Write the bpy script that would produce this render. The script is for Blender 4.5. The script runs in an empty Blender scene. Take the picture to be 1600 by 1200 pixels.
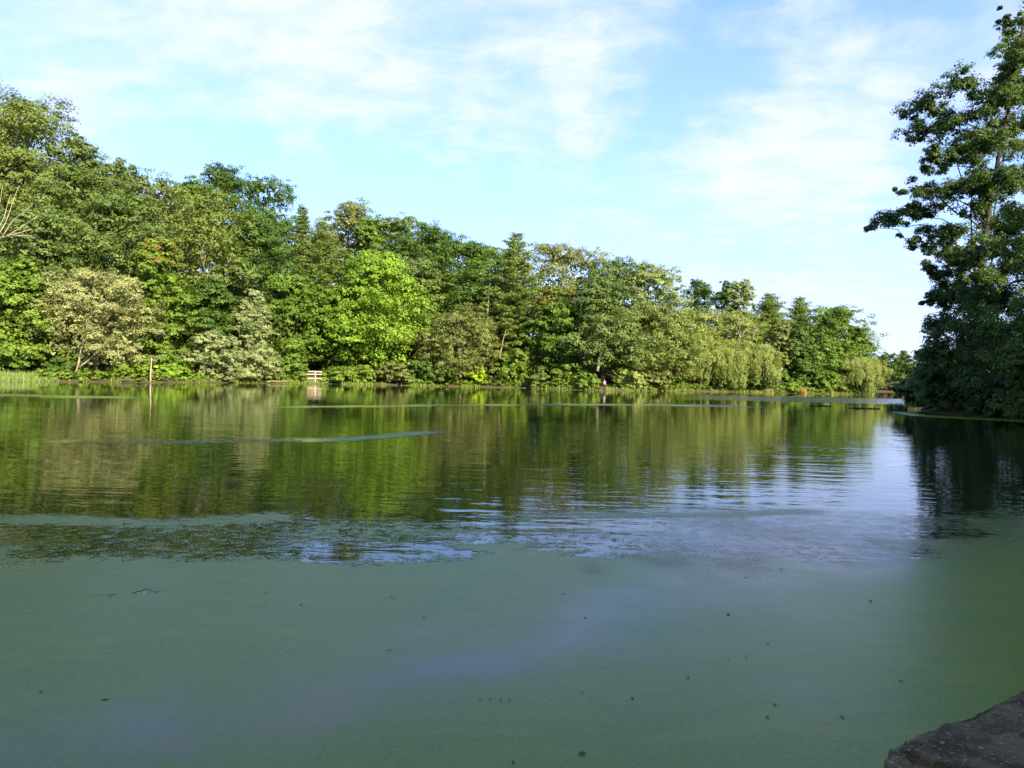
import bpy, bmesh, math, random
import numpy as np
from mathutils import Vector, Matrix

# ------------------------------------------------------------------ camera, world, sun
sc = bpy.context.scene
COL = sc.collection
F = 1155.0            # focal length in pixels of the 1600 px wide photograph
CAM = np.array([0.0, 0.0, 2.0])
ROLL = math.radians(1.3)
PITCH = math.radians(-0.5)
fw = np.array([0, math.cos(PITCH), math.sin(PITCH)])
rt0 = np.array([1.0, 0, 0]); up0 = np.cross(rt0, fw)
rt = rt0*math.cos(ROLL) + up0*math.sin(ROLL)
up = up0*math.cos(ROLL) - rt0*math.sin(ROLL)
cd = bpy.data.cameras.new('camera'); cam = bpy.data.objects.new('camera', cd); COL.objects.link(cam)
cam.matrix_world = Matrix(((rt[0], up[0], -fw[0], CAM[0]), (rt[1], up[1], -fw[1], CAM[1]),
                           (rt[2], up[2], -fw[2], CAM[2]), (0, 0, 0, 1)))
cd.sensor_fit = 'HORIZONTAL'; cd.sensor_width = 36.0; cd.lens = 36.0*F/1600.0
cd.clip_start = 0.1; cd.clip_end = 6000
sc.camera = cam

SUN_AZ = 146.0       # degrees clockwise from the view direction (+Y)
SUN_EL = 27.0
saz, sel = math.radians(SUN_AZ), math.radians(SUN_EL)
sunvec = Vector((math.sin(saz)*math.cos(sel), math.cos(saz)*math.cos(sel), math.sin(sel)))
sd = bpy.data.lights.new('sun', 'SUN'); sun = bpy.data.objects.new('sun', sd); COL.objects.link(sun)
sd.energy = 5.0; sd.angle = math.radians(0.53); sd.color = (1.0, 0.86, 0.58)
sun.rotation_euler = sunvec.to_track_quat('Z', 'Y').to_euler()
sc.view_settings.view_transform = 'Standard'
sc.view_settings.look = 'None'
sc.view_settings.exposure = 1.5
sc.view_settings.gamma = 1.0
sc.view_settings.use_curve_mapping = False
sc.cycles.max_bounces = 8
sc.cycles.transparent_max_bounces = 12
sc.cycles.diffuse_bounces = 3
sc.cycles.glossy_bounces = 3
sc.cycles.transmission_bounces = 4

def ray(px, py):
    """direction (unit forward depth along the camera axis) of a photo pixel"""
    x = (np.asarray(px, float)-800)/F; y = (600-np.asarray(py, float))/F
    return fw + x[..., None]*rt + y[..., None]*up
def at(px, py, Y):
    d = ray(px, py); t = Y/d[..., 1]
    return CAM + d*t[..., None]
def ground(px, py, z=0.0):
    d = ray(px, py); t = (z-CAM[2])/d[..., 2]
    return CAM + d*t[..., None]
def pixel_of(P):
    v = np.asarray(P)-CAM
    dep = v@fw
    return 800+F*(v@rt)/dep, 600-F*(v@up)/dep

class N:
    """small node-tree helper"""
    def __init__(s, tree): s.t = tree; s.l = tree.links
    def new(s, typ, ins=None, **kw):
        n = s.t.nodes.new(typ)
        for k, v in kw.items(): setattr(n, k, v)
        for k, v in (ins or {}).items():
            if isinstance(v, bpy.types.NodeSocket): s.l.new(v, n.inputs[k])
            else: n.inputs[k].default_value = v
        return n
    def math(s, op, a, b=0.0, c=None, clamp=False):
        n = s.t.nodes.new('ShaderNodeMath'); n.operation = op; n.use_clamp = clamp
        for i, v in enumerate((a, b, c)):
            if v is None: continue
            if isinstance(v, bpy.types.NodeSocket): s.l.new(v, n.inputs[i])
            else: n.inputs[i].default_value = v
        return n.outputs[0]
    def smooth(s, x, lo, hi, a=0.0, b=1.0):
        return s.new('ShaderNodeMapRange', {'Value': x, 'From Min': lo, 'From Max': hi, 'To Min': a, 'To Max': b}, interpolation_type='SMOOTHSTEP').outputs[0]
    def mix(s, f, a, b, mode='MIX'):
        n = s.t.nodes.new('ShaderNodeMix'); n.data_type = 'RGBA'; n.blend_type = mode
        for i, v in ((0, f), (6, a), (7, b)):
            if isinstance(v, bpy.types.NodeSocket): s.l.new(v, n.inputs[i])
            elif i == 0: n.inputs[0].default_value = v
            else: n.inputs[i].default_value = (*v, 1.0) if len(v) == 3 else v
        return n.outputs[2]

# sky: physical sky with thin broken cloud laid over it by direction
world = bpy.data.worlds.new('World'); sc.world = world; world.use_nodes = True
w = N(world.node_tree); world.node_tree.nodes.clear()
sky = w.new('ShaderNodeTexSky', sky_type='NISHITA', sun_disc=False, sun_elevation=sel, sun_rotation=saz,
            altitude=50.0, air_density=1.0, dust_density=0.6, ozone_density=1.0)
tc = w.new('ShaderNodeTexCoord')
dirv = w.new('ShaderNodeVectorMath', {0: tc.outputs['Generated']}, operation='NORMALIZE').outputs[0]
sep = w.new('ShaderNodeSeparateXYZ', {0: dirv})
zc = w.math('ADD', w.math('MAXIMUM', sep.outputs[2], 0.0), 0.16)
pl = w.new('ShaderNodeCombineXYZ', {0: w.math('DIVIDE', sep.outputs[0], zc), 1: w.math('DIVIDE', sep.outputs[1], zc), 2: 0.0}).outputs[0]
mp = w.new('ShaderNodeMapping', {'Vector': pl, 'Rotation': (0, 0, 0.5), 'Scale': (1.0, 1.6, 1.0), 'Location': (0.3, 0.9, 0)})
n1 = w.new('ShaderNodeTexNoise', {'Vector': mp.outputs[0], 'Scale': 1.3, 'Detail': 9.0, 'Roughness': 0.56, 'Distortion': 0.35})
n2 = w.new('ShaderNodeTexNoise', {'Vector': mp.outputs[0], 'Scale': 5.5, 'Detail': 8.0, 'Roughness': 0.62, 'Distortion': 0.5})
cl = w.math('ADD', w.math('MULTIPLY', n1.outputs[0], 0.62), w.math('MULTIPLY', n2.outputs[0], 0.38))
BLOBS = [(60, 70, 5.5, .15), (250, 60, 6, .14), (430, 50, 6.5, .15), (600, 80, 7, .18), (690, 130, 4, .08),
         (920, 40, 5.5, .16), (945, 130, 3.5, .10), (830, 190, 4.5, .12), (760, 240, 3, .08), (960, 290, 4, .06),
         (1120, 170, 5, .08), (1240, 210, 6, .13), (1340, 170, 5, .09), (1180, 270, 4, .06), (1490, 80, 7, .12),
         (430, 200, 2, .10), (520, 225, 3, .10), (100, 190, 3.5, .12), (1270, 25, 2.4, .10), (1340, 450, 4.0, .08), (1200, 400, 6, .06),
         (1080, 40, 7, -.10), (250, 180, 8, -.10), (580, 300, 10, -.12), (1380, 60, 5, -.10), (1040, 200, 4, -.08)]
wn = w.new('ShaderNodeTexNoise', {'Vector': dirv, 'Scale': 7.0, 'Detail': 6.0, 'Roughness': 0.6})
wofs = w.new('ShaderNodeVectorMath', {0: w.new('ShaderNodeVectorMath', {0: wn.outputs['Color'], 1: (.5, .5, .5)}, operation='SUBTRACT').outputs[0], 'Scale': 0.24}, operation='SCALE').outputs[0]
dwarp = w.new('ShaderNodeVectorMath', {0: w.new('ShaderNodeVectorMath', {0: dirv, 1: wofs}, operation='ADD').outputs[0]}, operation='NORMALIZE').outputs[0]
for (bx, by, deg, st) in BLOBS:
    dv = ray(np.array(bx), np.array(by)); dv = dv/np.linalg.norm(dv)
    dt = w.new('ShaderNodeVectorMath', {0: dwarp, 1: tuple(dv)}, operation='DOT_PRODUCT').outputs['Value']
    cl = w.math('ADD', cl, w.smooth(dt, math.cos(math.radians(deg*1.6)), 1.0, 0.0, st))
mask = w.smooth(cl, 0.42, 0.86)
skyc = w.mix(1.0, sky.outputs[0], (1.30, 1.75, 2.4), 'MULTIPLY')
# pale moisture low over the horizon
low = w.smooth(sep.outputs[2], 0.0, 0.70, 0.56, 0.08)
skyc = w.mix(low, skyc, (4.9, 6.1, 10.5))
cloudc = w.mix(w.smooth(n2.outputs[0], 0.35, 0.62), (5.5, 6.3, 10.0), (6.3, 6.7, 10.0))
skyc = w.mix(w.smooth(sep.outputs[2], 0.03, 0.22, 0.45, 0.0), skyc, (6.0, 6.5, 9.6))
skyc = w.mix(w.math('MULTIPLY', mask, 0.92), skyc, cloudc)
bg = w.new('ShaderNodeBackground', {'Color': skyc, 'Strength': 0.056})
wo = w.new('ShaderNodeOutputWorld', {'Surface': bg.outputs[0]})

# ------------------------------------------------------------------ noise, terrain
_rs = np.random.RandomState(5)
_tab = _rs.rand(256, 256)
def vnoise(x, y):
    xi = np.floor(x).astype(int); yi = np.floor(y).astype(int); fx = x-xi; fy = y-yi
    fx = fx*fx*(3-2*fx); fy = fy*fy*(3-2*fy)
    a = _tab[xi & 255, yi & 255]; b = _tab[(xi+1) & 255, yi & 255]; c = _tab[xi & 255, (yi+1) & 255]; d = _tab[(xi+1) & 255, (yi+1) & 255]
    return (a*(1-fx)+b*fx)*(1-fy)+(c*(1-fx)+d*fx)*fy
def fbm(x, y, o=4):
    s = 0; a = 0.5
    for i in range(o):
        s = s+a*vnoise(x*2**i+17.3*i, y*2**i+9.1*i); a *= 0.5
    return s/(1-0.5**o)
def sstep(x, a, b):
    t = np.clip((x-a)/(b-a), 0, 1); return t*t*(3-2*t)

SH_PX = np.array([-420, -200, 0, 120, 235, 340, 430, 500, 600, 700, 800, 880, 944, 980, 1040, 1093, 1160, 1228, 1300, 1370], float)
SH_D = np.array([74, 85, 96, 104, 113, 124, 134, 140, 143, 144, 146, 140, 135, 138, 148, 155, 156, 155, 160, 165], float)
def shore_d(px): return np.interp(px, SH_PX, SH_D)
left_shore = [tuple(at(np.array(p), np.array(600.0), d)[:2]) for p, d in zip(SH_PX, SH_D)]
LAKE = ([(-40, 1.0), (-75, 10), (-84, 40)] + left_shore + [(86, 176), (86, 205), (92, 235), (104, 252), (118, 258), (134, 252), (126, 225), (100, 172), (66, 108),
        (45, 78), (37, 67), (32.5, 58), (32.3, 50), (33, 44), (29, 30), (20, 15), (10, 6.0), (5, 3.6), (2.9, 3.3), (0, 2.4), (-14, 1.4)])
LP = np.array(LAKE)
def lake_dist(X, Y):
    """signed distance to the shore line: positive on land"""
    X = np.asarray(X, float); Y = np.asarray(Y, float)
    best = np.full(X.shape, 1e9); ins = np.zeros(X.shape, bool)
    for i in range(len(LP)):
        a = LP[i]; b = LP[(i+1) % len(LP)]; e = b-a
        t = np.clip(((X-a[0])*e[0]+(Y-a[1])*e[1])/(e@e), 0, 1)
        best = np.minimum(best, np.hypot(X-a[0]-t*e[0], Y-a[1]-t*e[1]))
        c = ((a[1] > Y) != (b[1] > Y)); dy = b[1]-a[1] if b[1] != a[1] else 1e-9
        ins ^= c & (X < a[0]+(Y-a[1])*e[0]/dy)
    return np.where(ins, -best, best)
def height(X, Y):
    X = np.asarray(X, float); Y = np.asarray(Y, float)
    s = lake_dist(X, Y)
    hill = np.interp(X-0.0*Y, [-150, -90, -60, -20, 10, 40, 75, 120], [27, 26, 24, 18, 12.5, 9, 5.5, 1.5])*np.where(Y > 25, 1, 0.3)
    land = 0.55*(1-np.exp(-np.maximum(s, 0)/1.2)) + hill*sstep(s, 2, 62) + (fbm(X*.12, Y*.12)-0.5)*1.2*sstep(s, 1, 14)
    land = np.where((Y < 20), np.minimum(land, 0.35+np.maximum(s, 0)*0.05), land)
    return np.where(s > 0, land+0.02, np.maximum(-0.35*(-s), -1.6))

# ------------------------------------------------------------------ materials
def material(name):
    m = bpy.data.materials.new(name); m.use_nodes = True; m.node_tree.nodes.clear()
    return m, N(m.node_tree)
def finish(n, sh, disp=None):
    n.new('ShaderNodeOutputMaterial', {'Surface': sh})

def leaf_material(name, transl=0.3, gloss=0.25):
    m, n = material(name)
    oi = n.new('ShaderNodeObjectInfo')
    ta = n.new('ShaderNodeAttribute', attribute_name='tint').outputs['Fac']
    geo = n.new('ShaderNodeNewGeometry')
    nz = n.new('ShaderNodeTexNoise', {'Vector': geo.outputs['Position'], 'Scale': 0.45, 'Detail': 3.0})
    v = n.math('ADD', n.math('MULTIPLY', ta, 0.75), n.math('MULTIPLY', nz.outputs[0], 0.9))
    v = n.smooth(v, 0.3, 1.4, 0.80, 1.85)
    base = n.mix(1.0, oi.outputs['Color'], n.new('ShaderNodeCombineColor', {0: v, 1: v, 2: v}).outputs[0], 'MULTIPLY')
    warm = n.mix(1.0, base, (1.32, 1.10, 0.55), 'MULTIPLY')
    base = n.mix(n.smooth(n.math('FRACT', n.math('MULTIPLY', ta, 7.31)), 0.5, 1.0, 0.0, 0.34), base, warm)
    base = n.mix(n.math('GREATER_THAN', ta, 1.5), base, (0.24, 0.085, 0.02))
    pr = n.new('ShaderNodeBsdfPrincipled', {'Base Color': base, 'Roughness': 0.55, 'Specular IOR Level': gloss})
    tr = n.new('ShaderNodeBsdfTranslucent', {'Color': n.mix(1.0, base, (1.5, 1.35, 0.5), 'MULTIPLY')})
    finish(n, n.new('ShaderNodeMixShader', {0: transl, 1: pr.outputs[0], 2: tr.outputs[0]}).outputs[0])
    return m
LEAF = leaf_material('leaf', 0.30)

def bark_material(name, c1, c2, scale=3.0):
    m, n = material(name)
    tcx = n.new('ShaderNodeTexCoord')
    mpp = n.new('ShaderNodeMapping', {'Vector': tcx.outputs['Object'], 'Scale': (scale*2, scale*2, scale*.5)})
    nz = n.new('ShaderNodeTexNoise', {'Vector': mpp.outputs[0], 'Scale': 1.0, 'Detail': 6.0, 'Roughness': 0.65})
    c = n.mix(n.smooth(nz.outputs[0], 0.35, 0.65), c1, c2)
    bp = n.new('ShaderNodeBump', {'Height': nz.outputs[0], 'Strength': 0.6, 'Distance': 0.05})
    finish(n, n.new('ShaderNodeBsdfPrincipled', {'Base Color': c, 'Roughness': 0.85, 'Normal': bp.outputs[0], 'Specular IOR Level': 0.2}).outputs[0])
    return m
BARK = bark_material('bark', (0.022, 0.018, 0.014), (0.062, 0.052, 0.042))
PALEBARK = bark_material('pale_bark', (0.17, 0.14, 0.10), (0.34, 0.29, 0.22))
DEADWOOD = bark_material('dead_wood', (0.24, 0.19, 0.13), (0.44, 0.37, 0.28))
DARKWOOD = bark_material('wet_wood', (0.03, 0.024, 0.018), (0.10, 0.08, 0.055))
LUMBER = bark_material('weathered_lumber', (0.42, 0.34, 0.24), (0.62, 0.52, 0.38), 6.0)

def plain(name, c, rough=0.8, spec=0.3):
    m, n = material(name)
    geo = n.new('ShaderNodeTexCoord')
    nz = n.new('ShaderNodeTexNoise', {'Vector': geo.outputs['Object'], 'Scale': 14.0, 'Detail': 4.0})
    cc = n.mix(n.smooth(nz.outputs[0], 0.3, 0.7), tuple(x*0.78 for x in c), tuple(min(1, x*1.2) for x in c))
    finish(n, n.new('ShaderNodeBsdfPrincipled', {'Base Color': cc, 'Roughness': rough, 'Specular IOR Level': spec}).outputs[0])
    return m

m, n = material('forest_floor')
g = n.new('ShaderNodeNewGeometry')
a = n.new('ShaderNodeTexNoise', {'Vector': g.outputs['Position'], 'Scale': 0.35, 'Detail': 8.0, 'Roughness': 0.65})
b = n.new('ShaderNodeTexNoise', {'Vector': g.outputs['Position'], 'Scale': 4.0, 'Detail': 6.0, 'Roughness': 0.7})
c = n.mix(n.smooth(a.outputs[0], 0.4, 0.6), (0.05, 0.04, 0.022), (0.045, 0.065, 0.018))
c = n.mix(n.smooth(b.outputs[0], 0.35, 0.7), c, (0.13, 0.10, 0.055))
bp = n.new('ShaderNodeBump', {'Height': b.outputs[0], 'Strength': 0.8, 'Distance': 0.15})
finish(n, n.new('ShaderNodeBsdfPrincipled', {'Base Color': c, 'Roughness': 0.95, 'Normal': bp.outputs[0], 'Specular IOR Level': 0.1}).outputs[0])
FLOOR = m

# ------------------------------------------------------------------ object helpers
def tag(o, label=None, cat=None, group=None, kind=None):
    if label: o['label'] = label
    if cat: o['category'] = cat
    if group: o['group'] = group
    if kind: o['kind'] = kind
    return o
def empty(name, loc):
    o = bpy.data.objects.new(name, None); COL.objects.link(o); o.location = loc; o.empty_display_size = 0.3
    return o
def link_mesh(name, me, mat, parent=None):
    o = bpy.data.objects.new(name, me); COL.objects.link(o)
    if mat: me.materials.append(mat)
    if parent: o.parent = parent
    return o
def quads_mesh(name, V, k=4, tint=None):
    """V: (n*k,3) - each k verts make one polygon"""
    me = bpy.data.meshes.new(name); nv = len(V); nf = nv//k
    me.vertices.add(nv); me.vertices.foreach_set('co', np.ascontiguousarray(V, np.float32).ravel())
    me.loops.add(nv); me.loops.foreach_set('vertex_index', np.arange(nv, dtype=np.int32))
    me.polygons.add(nf); me.polygons.foreach_set('loop_start', np.arange(0, nv, k, dtype=np.int32))
    if tint is not None:
        at_ = me.attributes.new('tint', 'FLOAT', 'FACE'); at_.data.foreach_set('value', tint.astype(np.float32))
    me.update(calc_edges=True)
    return me
def grid_mesh(name, P, keep=None, attrs=None):
    """P: (r,c,3) grid"""
    r, c = P.shape[:2]
    idx = np.arange(r*c).reshape(r, c)
    q = np.stack([idx[:-1, :-1], idx[:-1, 1:], idx[1:, 1:], idx[1:, :-1]], -1).reshape(-1, 4)
    if keep is not None: q = q[keep.reshape(-1)]
    used = np.unique(q); remap = np.full(r*c, -1); remap[used] = np.arange(len(used))
    V = P.reshape(-1, 3)[used]; q = remap[q]
    me = bpy.data.meshes.new(name)
    me.vertices.add(len(V)); me.vertices.foreach_set('co', V.astype(np.float32).ravel())
    me.loops.add(q.size); me.loops.foreach_set('vertex_index', q.astype(np.int32).ravel())
    me.polygons.add(len(q)); me.polygons.foreach_set('loop_start', np.arange(0, q.size, 4, dtype=np.int32))
    for k, v in (attrs or {}).items():
        A = me.attributes.new(k, 'FLOAT', 'POINT'); A.data.foreach_set('value', v.reshape(-1)[used].astype(np.float32))
    me.update(calc_edges=True)
    me.polygons.foreach_set('use_smooth', np.ones(len(q), bool))
    return me
def unit(v): return v/np.maximum(np.linalg.norm(v, axis=-1, keepdims=True), 1e-9)

def tube(pts, rad, sides=7):
    """tapered tube along points; returns verts, faces"""
    pts = np.asarray(pts, float); k = len(pts); V = []; Fc = []
    for i in range(k):
        d = unit(pts[min(i+1, k-1)]-pts[max(i-1, 0)])
        a = np.cross(d, [0.31, 0.92, 0.2]); a = unit(a); b = np.cross(d, a)
        for s in range(sides):
            t = 2*math.pi*s/sides
            V.append(pts[i]+rad[i]*(math.cos(t)*a+math.sin(t)*b))
    for i in range(k-1):
        for s in range(sides):
            s2 = (s+1) % sides
            Fc.append((i*sides+s, i*sides+s2, (i+1)*sides+s2, (i+1)*sides+s))
    Fc.append(tuple(range(sides))[::-1]); Fc.append(tuple((k-1)*sides+s for s in range(sides)))
    return V, Fc
def tubes_mesh(name, tubes):
    V = []; Fc = []
    for (p, r, *s) in tubes:
        v, f = tube(p, r, *(s or [7])); o = len(V); V += v; Fc += [tuple(i+o for i in q) for q in f]
    me = bpy.data.meshes.new(name); me.from_pydata([tuple(v) for v in V], [], Fc); me.update()
    for p in me.polygons: p.use_smooth = True
    return me
def wander(rng, a, b, n=5, amp=0.06, sag=0.0):
    a = np.asarray(a, float); b = np.asarray(b, float); L = np.linalg.norm(b-a)
    t = np.linspace(0, 1, n)[:, None]
    P = a+(b-a)*t+rng.normal(0, amp*L, (n, 3))*np.sin(math.pi*t)
    P[:, 2] += sag*L*np.sin(math.pi*t[:, 0])
    return P

# ------------------------------------------------------------------ foliage
TRI = True
def leaf_quads(rng, P, Nrm, L, W, align=None):
    """one folded rhombic leaf (or leaf spray) per point; align: axis the long side follows"""
    n_ = len(P)
    T = align if align is not None else rng.normal(0, 1, (n_, 3))
    T = unit(T-Nrm*np.sum(T*Nrm, -1, keepdims=True)); B = np.cross(Nrm, T)
    s = rng.uniform(0.65, 1.3, (n_, 1))
    l = T*L*s*0.5; wv = B*W*s*0.5; up_ = Nrm*W*0.18
    if TRI: V = np.stack([P-l*.8+wv, P+l*1.05+up_, P-l*.6-wv*.9], 1)
    else: V = np.stack([P-l, P+wv+up_-l*0.1, P+l, P-wv+up_-l*0.1], 1)
    return V.reshape(-1, 3)
def shell(rng, n_, lo=-1.0):
    d = unit(rng.normal(0, 1, (n_, 3)))
    d[:, 2] = np.where(d[:, 2] < lo, -d[:, 2]*0.5, d[:, 2])
    return unit(d)
def clump_leaves(rng, C, R, per, sub=7, L=0.4, W=0.26, flat=0.75, loose=1.0):
    """C (n,3) clump centres, R (n,) radii -> leaf quads.  Each clump is split into sprigs, each sprig into leaves."""
    n_ = len(C)
    d = shell(rng, n_*sub, -0.45); r = np.repeat(R, sub)
    sc_ = np.repeat(C, sub, 0)+d*(r*rng.uniform(0.5, 1.0, n_*sub))[:, None]*np.array([1, 1, flat])
    sr = r*rng.uniform(0.28, 0.46, n_*sub)
    m_ = n_*sub
    d2 = shell(rng, m_*per, -0.6)
    P = np.repeat(sc_, per, 0)+d2*(np.repeat(sr, per)*rng.uniform(0.25, 1.0, m_*per)*loose)[:, None]*np.array([1, 1, 0.62 if loose == 1 else .9])
    out = unit(P-np.repeat(C, sub*per, 0))
    Nn = unit(out*0.75+d2*0.40+np.array([0, 0, 0.42])+rng.normal(0, 0.27, P.shape))
    V = leaf_quads(rng, P, Nn, L, W)
    ct = np.repeat(rng.rand(n_), sub*per)*0.4+np.repeat(rng.rand(m_), per)*0.3+rng.rand(m_*per)*0.3
    return V, ct, P

def crown_clumps(rng, H, W, base, shape, n_):
    """clump centres filling a crown envelope; local origin at the tree's foot"""
    zb = H*base; h = H-zb
    t = rng.rand(n_)**0.85
    if shape == 'round': prof = np.sqrt(np.clip(1-(2*t-0.92)**2/1.2, 0.02, 1))
    elif shape == 'cone': prof = np.clip(1.05-t, 0.05, 1)**0.75*np.clip(t*6+0.35, 0, 1)
    elif shape == 'column': prof = np.clip(np.minimum(t*5+0.45, (1.02-t)*2.6), 0.1, 1)*0.9
    elif shape == 'fan': prof = 0.35+0.65*np.sqrt(np.clip(1-(1.7*t-1.05)**2/1.2, 0, 1))
    else: prof = np.clip(np.minimum(t*3.2+0.35, ((1.03-t)*1.5)**0.6), 0.08, 1)      # egg
    ang = rng.rand(n_)*2*math.pi
    lob = 1+0.20*np.sin(ang*3+rng.rand()*6)+0.13*np.sin(ang*5+t*7+rng.rand()*6)
    rr = W*0.5*prof*lob*np.sqrt(rng.uniform(0.22, 1.0, n_))*0.86
    C = np.stack([rr*np.cos(ang), rr*np.sin(ang), zb+h*(0.06+0.90*t)], 1)
    C += rng.normal(0, 0.03*W, C.shape)
    return C

def trunk_set(rng, H, W, base, C, lean=(0, 0), rad=None, nlimb=9, reach=1.0):
    rad = rad or 0.018*H+0.06
    top = np.array([lean[0], lean[1], H*(base+0.62*(1-base))])
    tr = wander(rng, (0, 0, -0.5), top, 7, 0.02)
    rr = np.linspace(rad, rad*0.3, 7); rr[0] *= 1.5
    limbs = []
    idx = rng.permutation(len(C))[:nlimb]
    for i in idx:
        c = C[i]*np.array([reach, reach, 1]); u = np.clip((c[2]*0.62)/top[2], 0.12, 0.95)
        k = u*6; k0 = int(k); p0 = tr[k0]+(tr[min(k0+1, 6)]-tr[k0])*(k-k0)
        r0 = np.interp(k, range(7), rr)*0.55
        limbs.append((wander(rng, p0, c, 5, 0.05, 0.06), np.linspace(r0, 0.035, 5), 5))
    return (tr, rr, 8), limbs

def put_tree(name, px, top, wpx, Y, color, label, cat='tree', kind='egg', base=0.12, nc=68, L=0.42, per=36, sub=9, group=None,
             bark=None, seed=1, autumn=None, limbs_shown=False, lean=0.0, csize=0.20, wide=1.0, nlimb=9, zbase=None, stems=(), transl=None, dense=1.0):
    rng = np.random.RandomState(seed*7+3)
    P = at(np.array(float(px)), np.array(float(top)), Y)
    zg = float(height(P[0], P[1])) if zbase is None else zbase
    zg = max(zg, 0.0)
    H = P[2]-zg; W = wpx/F*Y*((1.5 if Y-float(shore_d(px)) > 14 else 1.3) if kind in ("egg", "round") and H > 8 else 1.1)
    root = empty(name, (P[0], P[1], zg))
    tag(root, label, cat, group)
    build_crown(root, rng, H, W, color, kind, base, nc, L, per, sub, bark or BARK, autumn, limbs_shown, lean, csize, wide, nlimb, dense)
    for st in stems:
        q = np.array([at(np.array(float(x)), np.array(float(y)), Y-W*.22) for x, y in st])-np.array(root.location)
        q = np.array([np.array([np.interp(t*(len(q)-1), range(len(q)), q[:, j]) for j in range(3)]) for t in np.linspace(0, 1, 9)])
        link_mesh('limb', tubes_mesh('limb', [(q, np.linspace(.22, .06, 9), 7)]), bark or BARK, next(c for c in root.children if c.name.startswith('trunk')))
    return root, H, W

def build_crown(root, rng, H, W, color, kind, base, nc, L, per, sub, bark, autumn=None, limbs_shown=False, lean=0.0, csize=0.20, wide=1.0, nlimb=9, dense=1.0):
    if kind == 'pine':
        tr = wander(rng, (0, 0, -0.5), (0, 0, H*0.985), 8, 0.006)
        r0 = 0.02*H; rr = np.linspace(r0, 0.04, 8)
        trunk = link_mesh('trunk', tubes_mesh('pine_trunk', [(tr, rr, 8)]), bark, root)
        Ps = []; Cs = []; tubes = []
        z = H*base; lev = 0
        while z < H*0.985:
            t = (z/H-base)/(1-base)
            rad = W*0.56*min(1.0, (1-t)*1.7+0.14)*(0.75+0.25*math.sin(lev*2.1))*min(1, 0.55+t*2)
            nb = 6 if t < 0.85 else 4
            for b_ in range(nb):
                a_ = 2*math.pi*(b_+rng.rand()*0.7)/nb+lev
                ln = rad*rng.uniform(0.6, 1.18)
                rise = rng.uniform(-0.06, 0.16)+0.25*t
                e = np.array([math.cos(a_)*ln, math.sin(a_)*ln, z+rise*ln])
                s_ = np.array([0, 0, z-0.1*ln])
                tubes.append((wander(rng, s_, e, 4, 0.02), np.linspace(max(0.03, 0.01*H*(1-t)), 0.02, 4), 4))
                k = max(3, int(ln*3.0*dense))
                u = np.linspace(0.28, 1.0, k)
                for q in u:
                    Cs.append(s_+(e-s_)*q+np.array([rng.normal(0, 0.16*ln*q), rng.normal(0, 0.16*ln*q), 0.12]))
                    Ps.append(0.30+0.32*(1-q)+0.02*W)
            z += H*0.032*(1.25-0.5*t); lev += 1
        link_mesh('branches', tubes_mesh('pine_branches', tubes), bark, trunk)
        C = np.array(Cs); R = np.array(Ps)*1.6
        d = shell(rng, len(C)*per, -0.35)
        P = np.repeat(C, per, 0)+d*np.repeat(R, per)[:, None]*rng.uniform(0.3, 1, (len(C)*per, 1))*np.array([1, 1, 0.42])
        Nn = unit(d*0.5+np.array([0, 0, 0.6])+rng.normal(0, 0.5, P.shape))
        V = leaf_quads(rng, P, Nn, L*1.15, L*0.5, align=d+rng.normal(0, 0.3, d.shape))
        ti = np.repeat(rng.rand(len(C)), per)*0.6+rng.rand(len(P))*0.4
    elif kind == 'weeping':
        nd = nc
        C = crown_clumps(rng, H, W*1.0, 0.18, 'round', nd)
        ns = 9
        st = np.repeat(C, ns, 0)+shell(rng, nd*ns, 0.0)*np.array([1, 1, 0.6])*(np.repeat(rng.uniform(.07, .19, nd), ns)*W)[:, None]
        outd = unit(st*np.array([1, 1, 0])+1e-6)
        ln = np.minimum(st[:, 2]-np.repeat(rng.choice([.2, .3, 1.0, 1.8, 2.6], nd), ns)*rng.uniform(.7, 1.3, len(st)), H*np.repeat(rng.uniform(0.10, 0.42, nd), ns)*rng.uniform(.6, 1.25, len(st)))
        ln = np.maximum(ln, .3); kk = int(per*1.5)
        u = rng.rand(len(st), kk)**0.8
        P = st[:, None, :]+outd[:, None, :]*(np.sin(u*2.2)*0.055*W)[..., None]+np.array([0, 0, -1.0])*(u*u*0.9+u*0.1)[..., None]*ln[:, None, None]
        P = P.reshape(-1, 3)+rng.normal(0, 0.22, (len(st)*kk, 3))
        Nn = unit(np.repeat(outd, kk, 0)*0.7+rng.normal(0, 0.5, P.shape)+np.array([0, 0, 0.15]))
        V = leaf_quads(rng, P, Nn, L*1.25, L*0.4, align=np.array([0, 0, -1.0])+rng.normal(0, 0.55, P.shape))
        ti = np.repeat(rng.rand(nd), ns*kk)*0.35+np.repeat(rng.rand(len(st)), kk)*0.35+rng.rand(len(P))*0.3
        tk, lb = trunk_set(rng, H, W, 0.3, C, rad=0.03*H, nlimb=nlimb)
        link_mesh('trunk', tubes_mesh('trunk', [tk]+lb), bark, root)
    else:
        C = crown_clumps(rng, H, W, base, kind, nc)
        C[:, 0] += lean*C[:, 2]/H*W
        R = W*csize*rng.uniform(0.7, 1.25, nc)*np.clip(1.15-0.5*(C[:, 2]/H-base), 0.6, 1.1)
        V, ti, P = clump_leaves(rng, C, R, per, sub, L, L*0.85)
        tk, lb = trunk_set(rng, H, W, base, C, (lean*W*0.5, 0), nlimb=nlimb)
        if limbs_shown:
            trunk = link_mesh('trunk', tubes_mesh('trunk', [tk]), bark, root)
            for q in lb: link_mesh('limb', tubes_mesh('limb', [q]), bark, trunk)
        else:
            link_mesh('trunk', tubes_mesh('trunk', [tk]+lb), bark, root)
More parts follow.
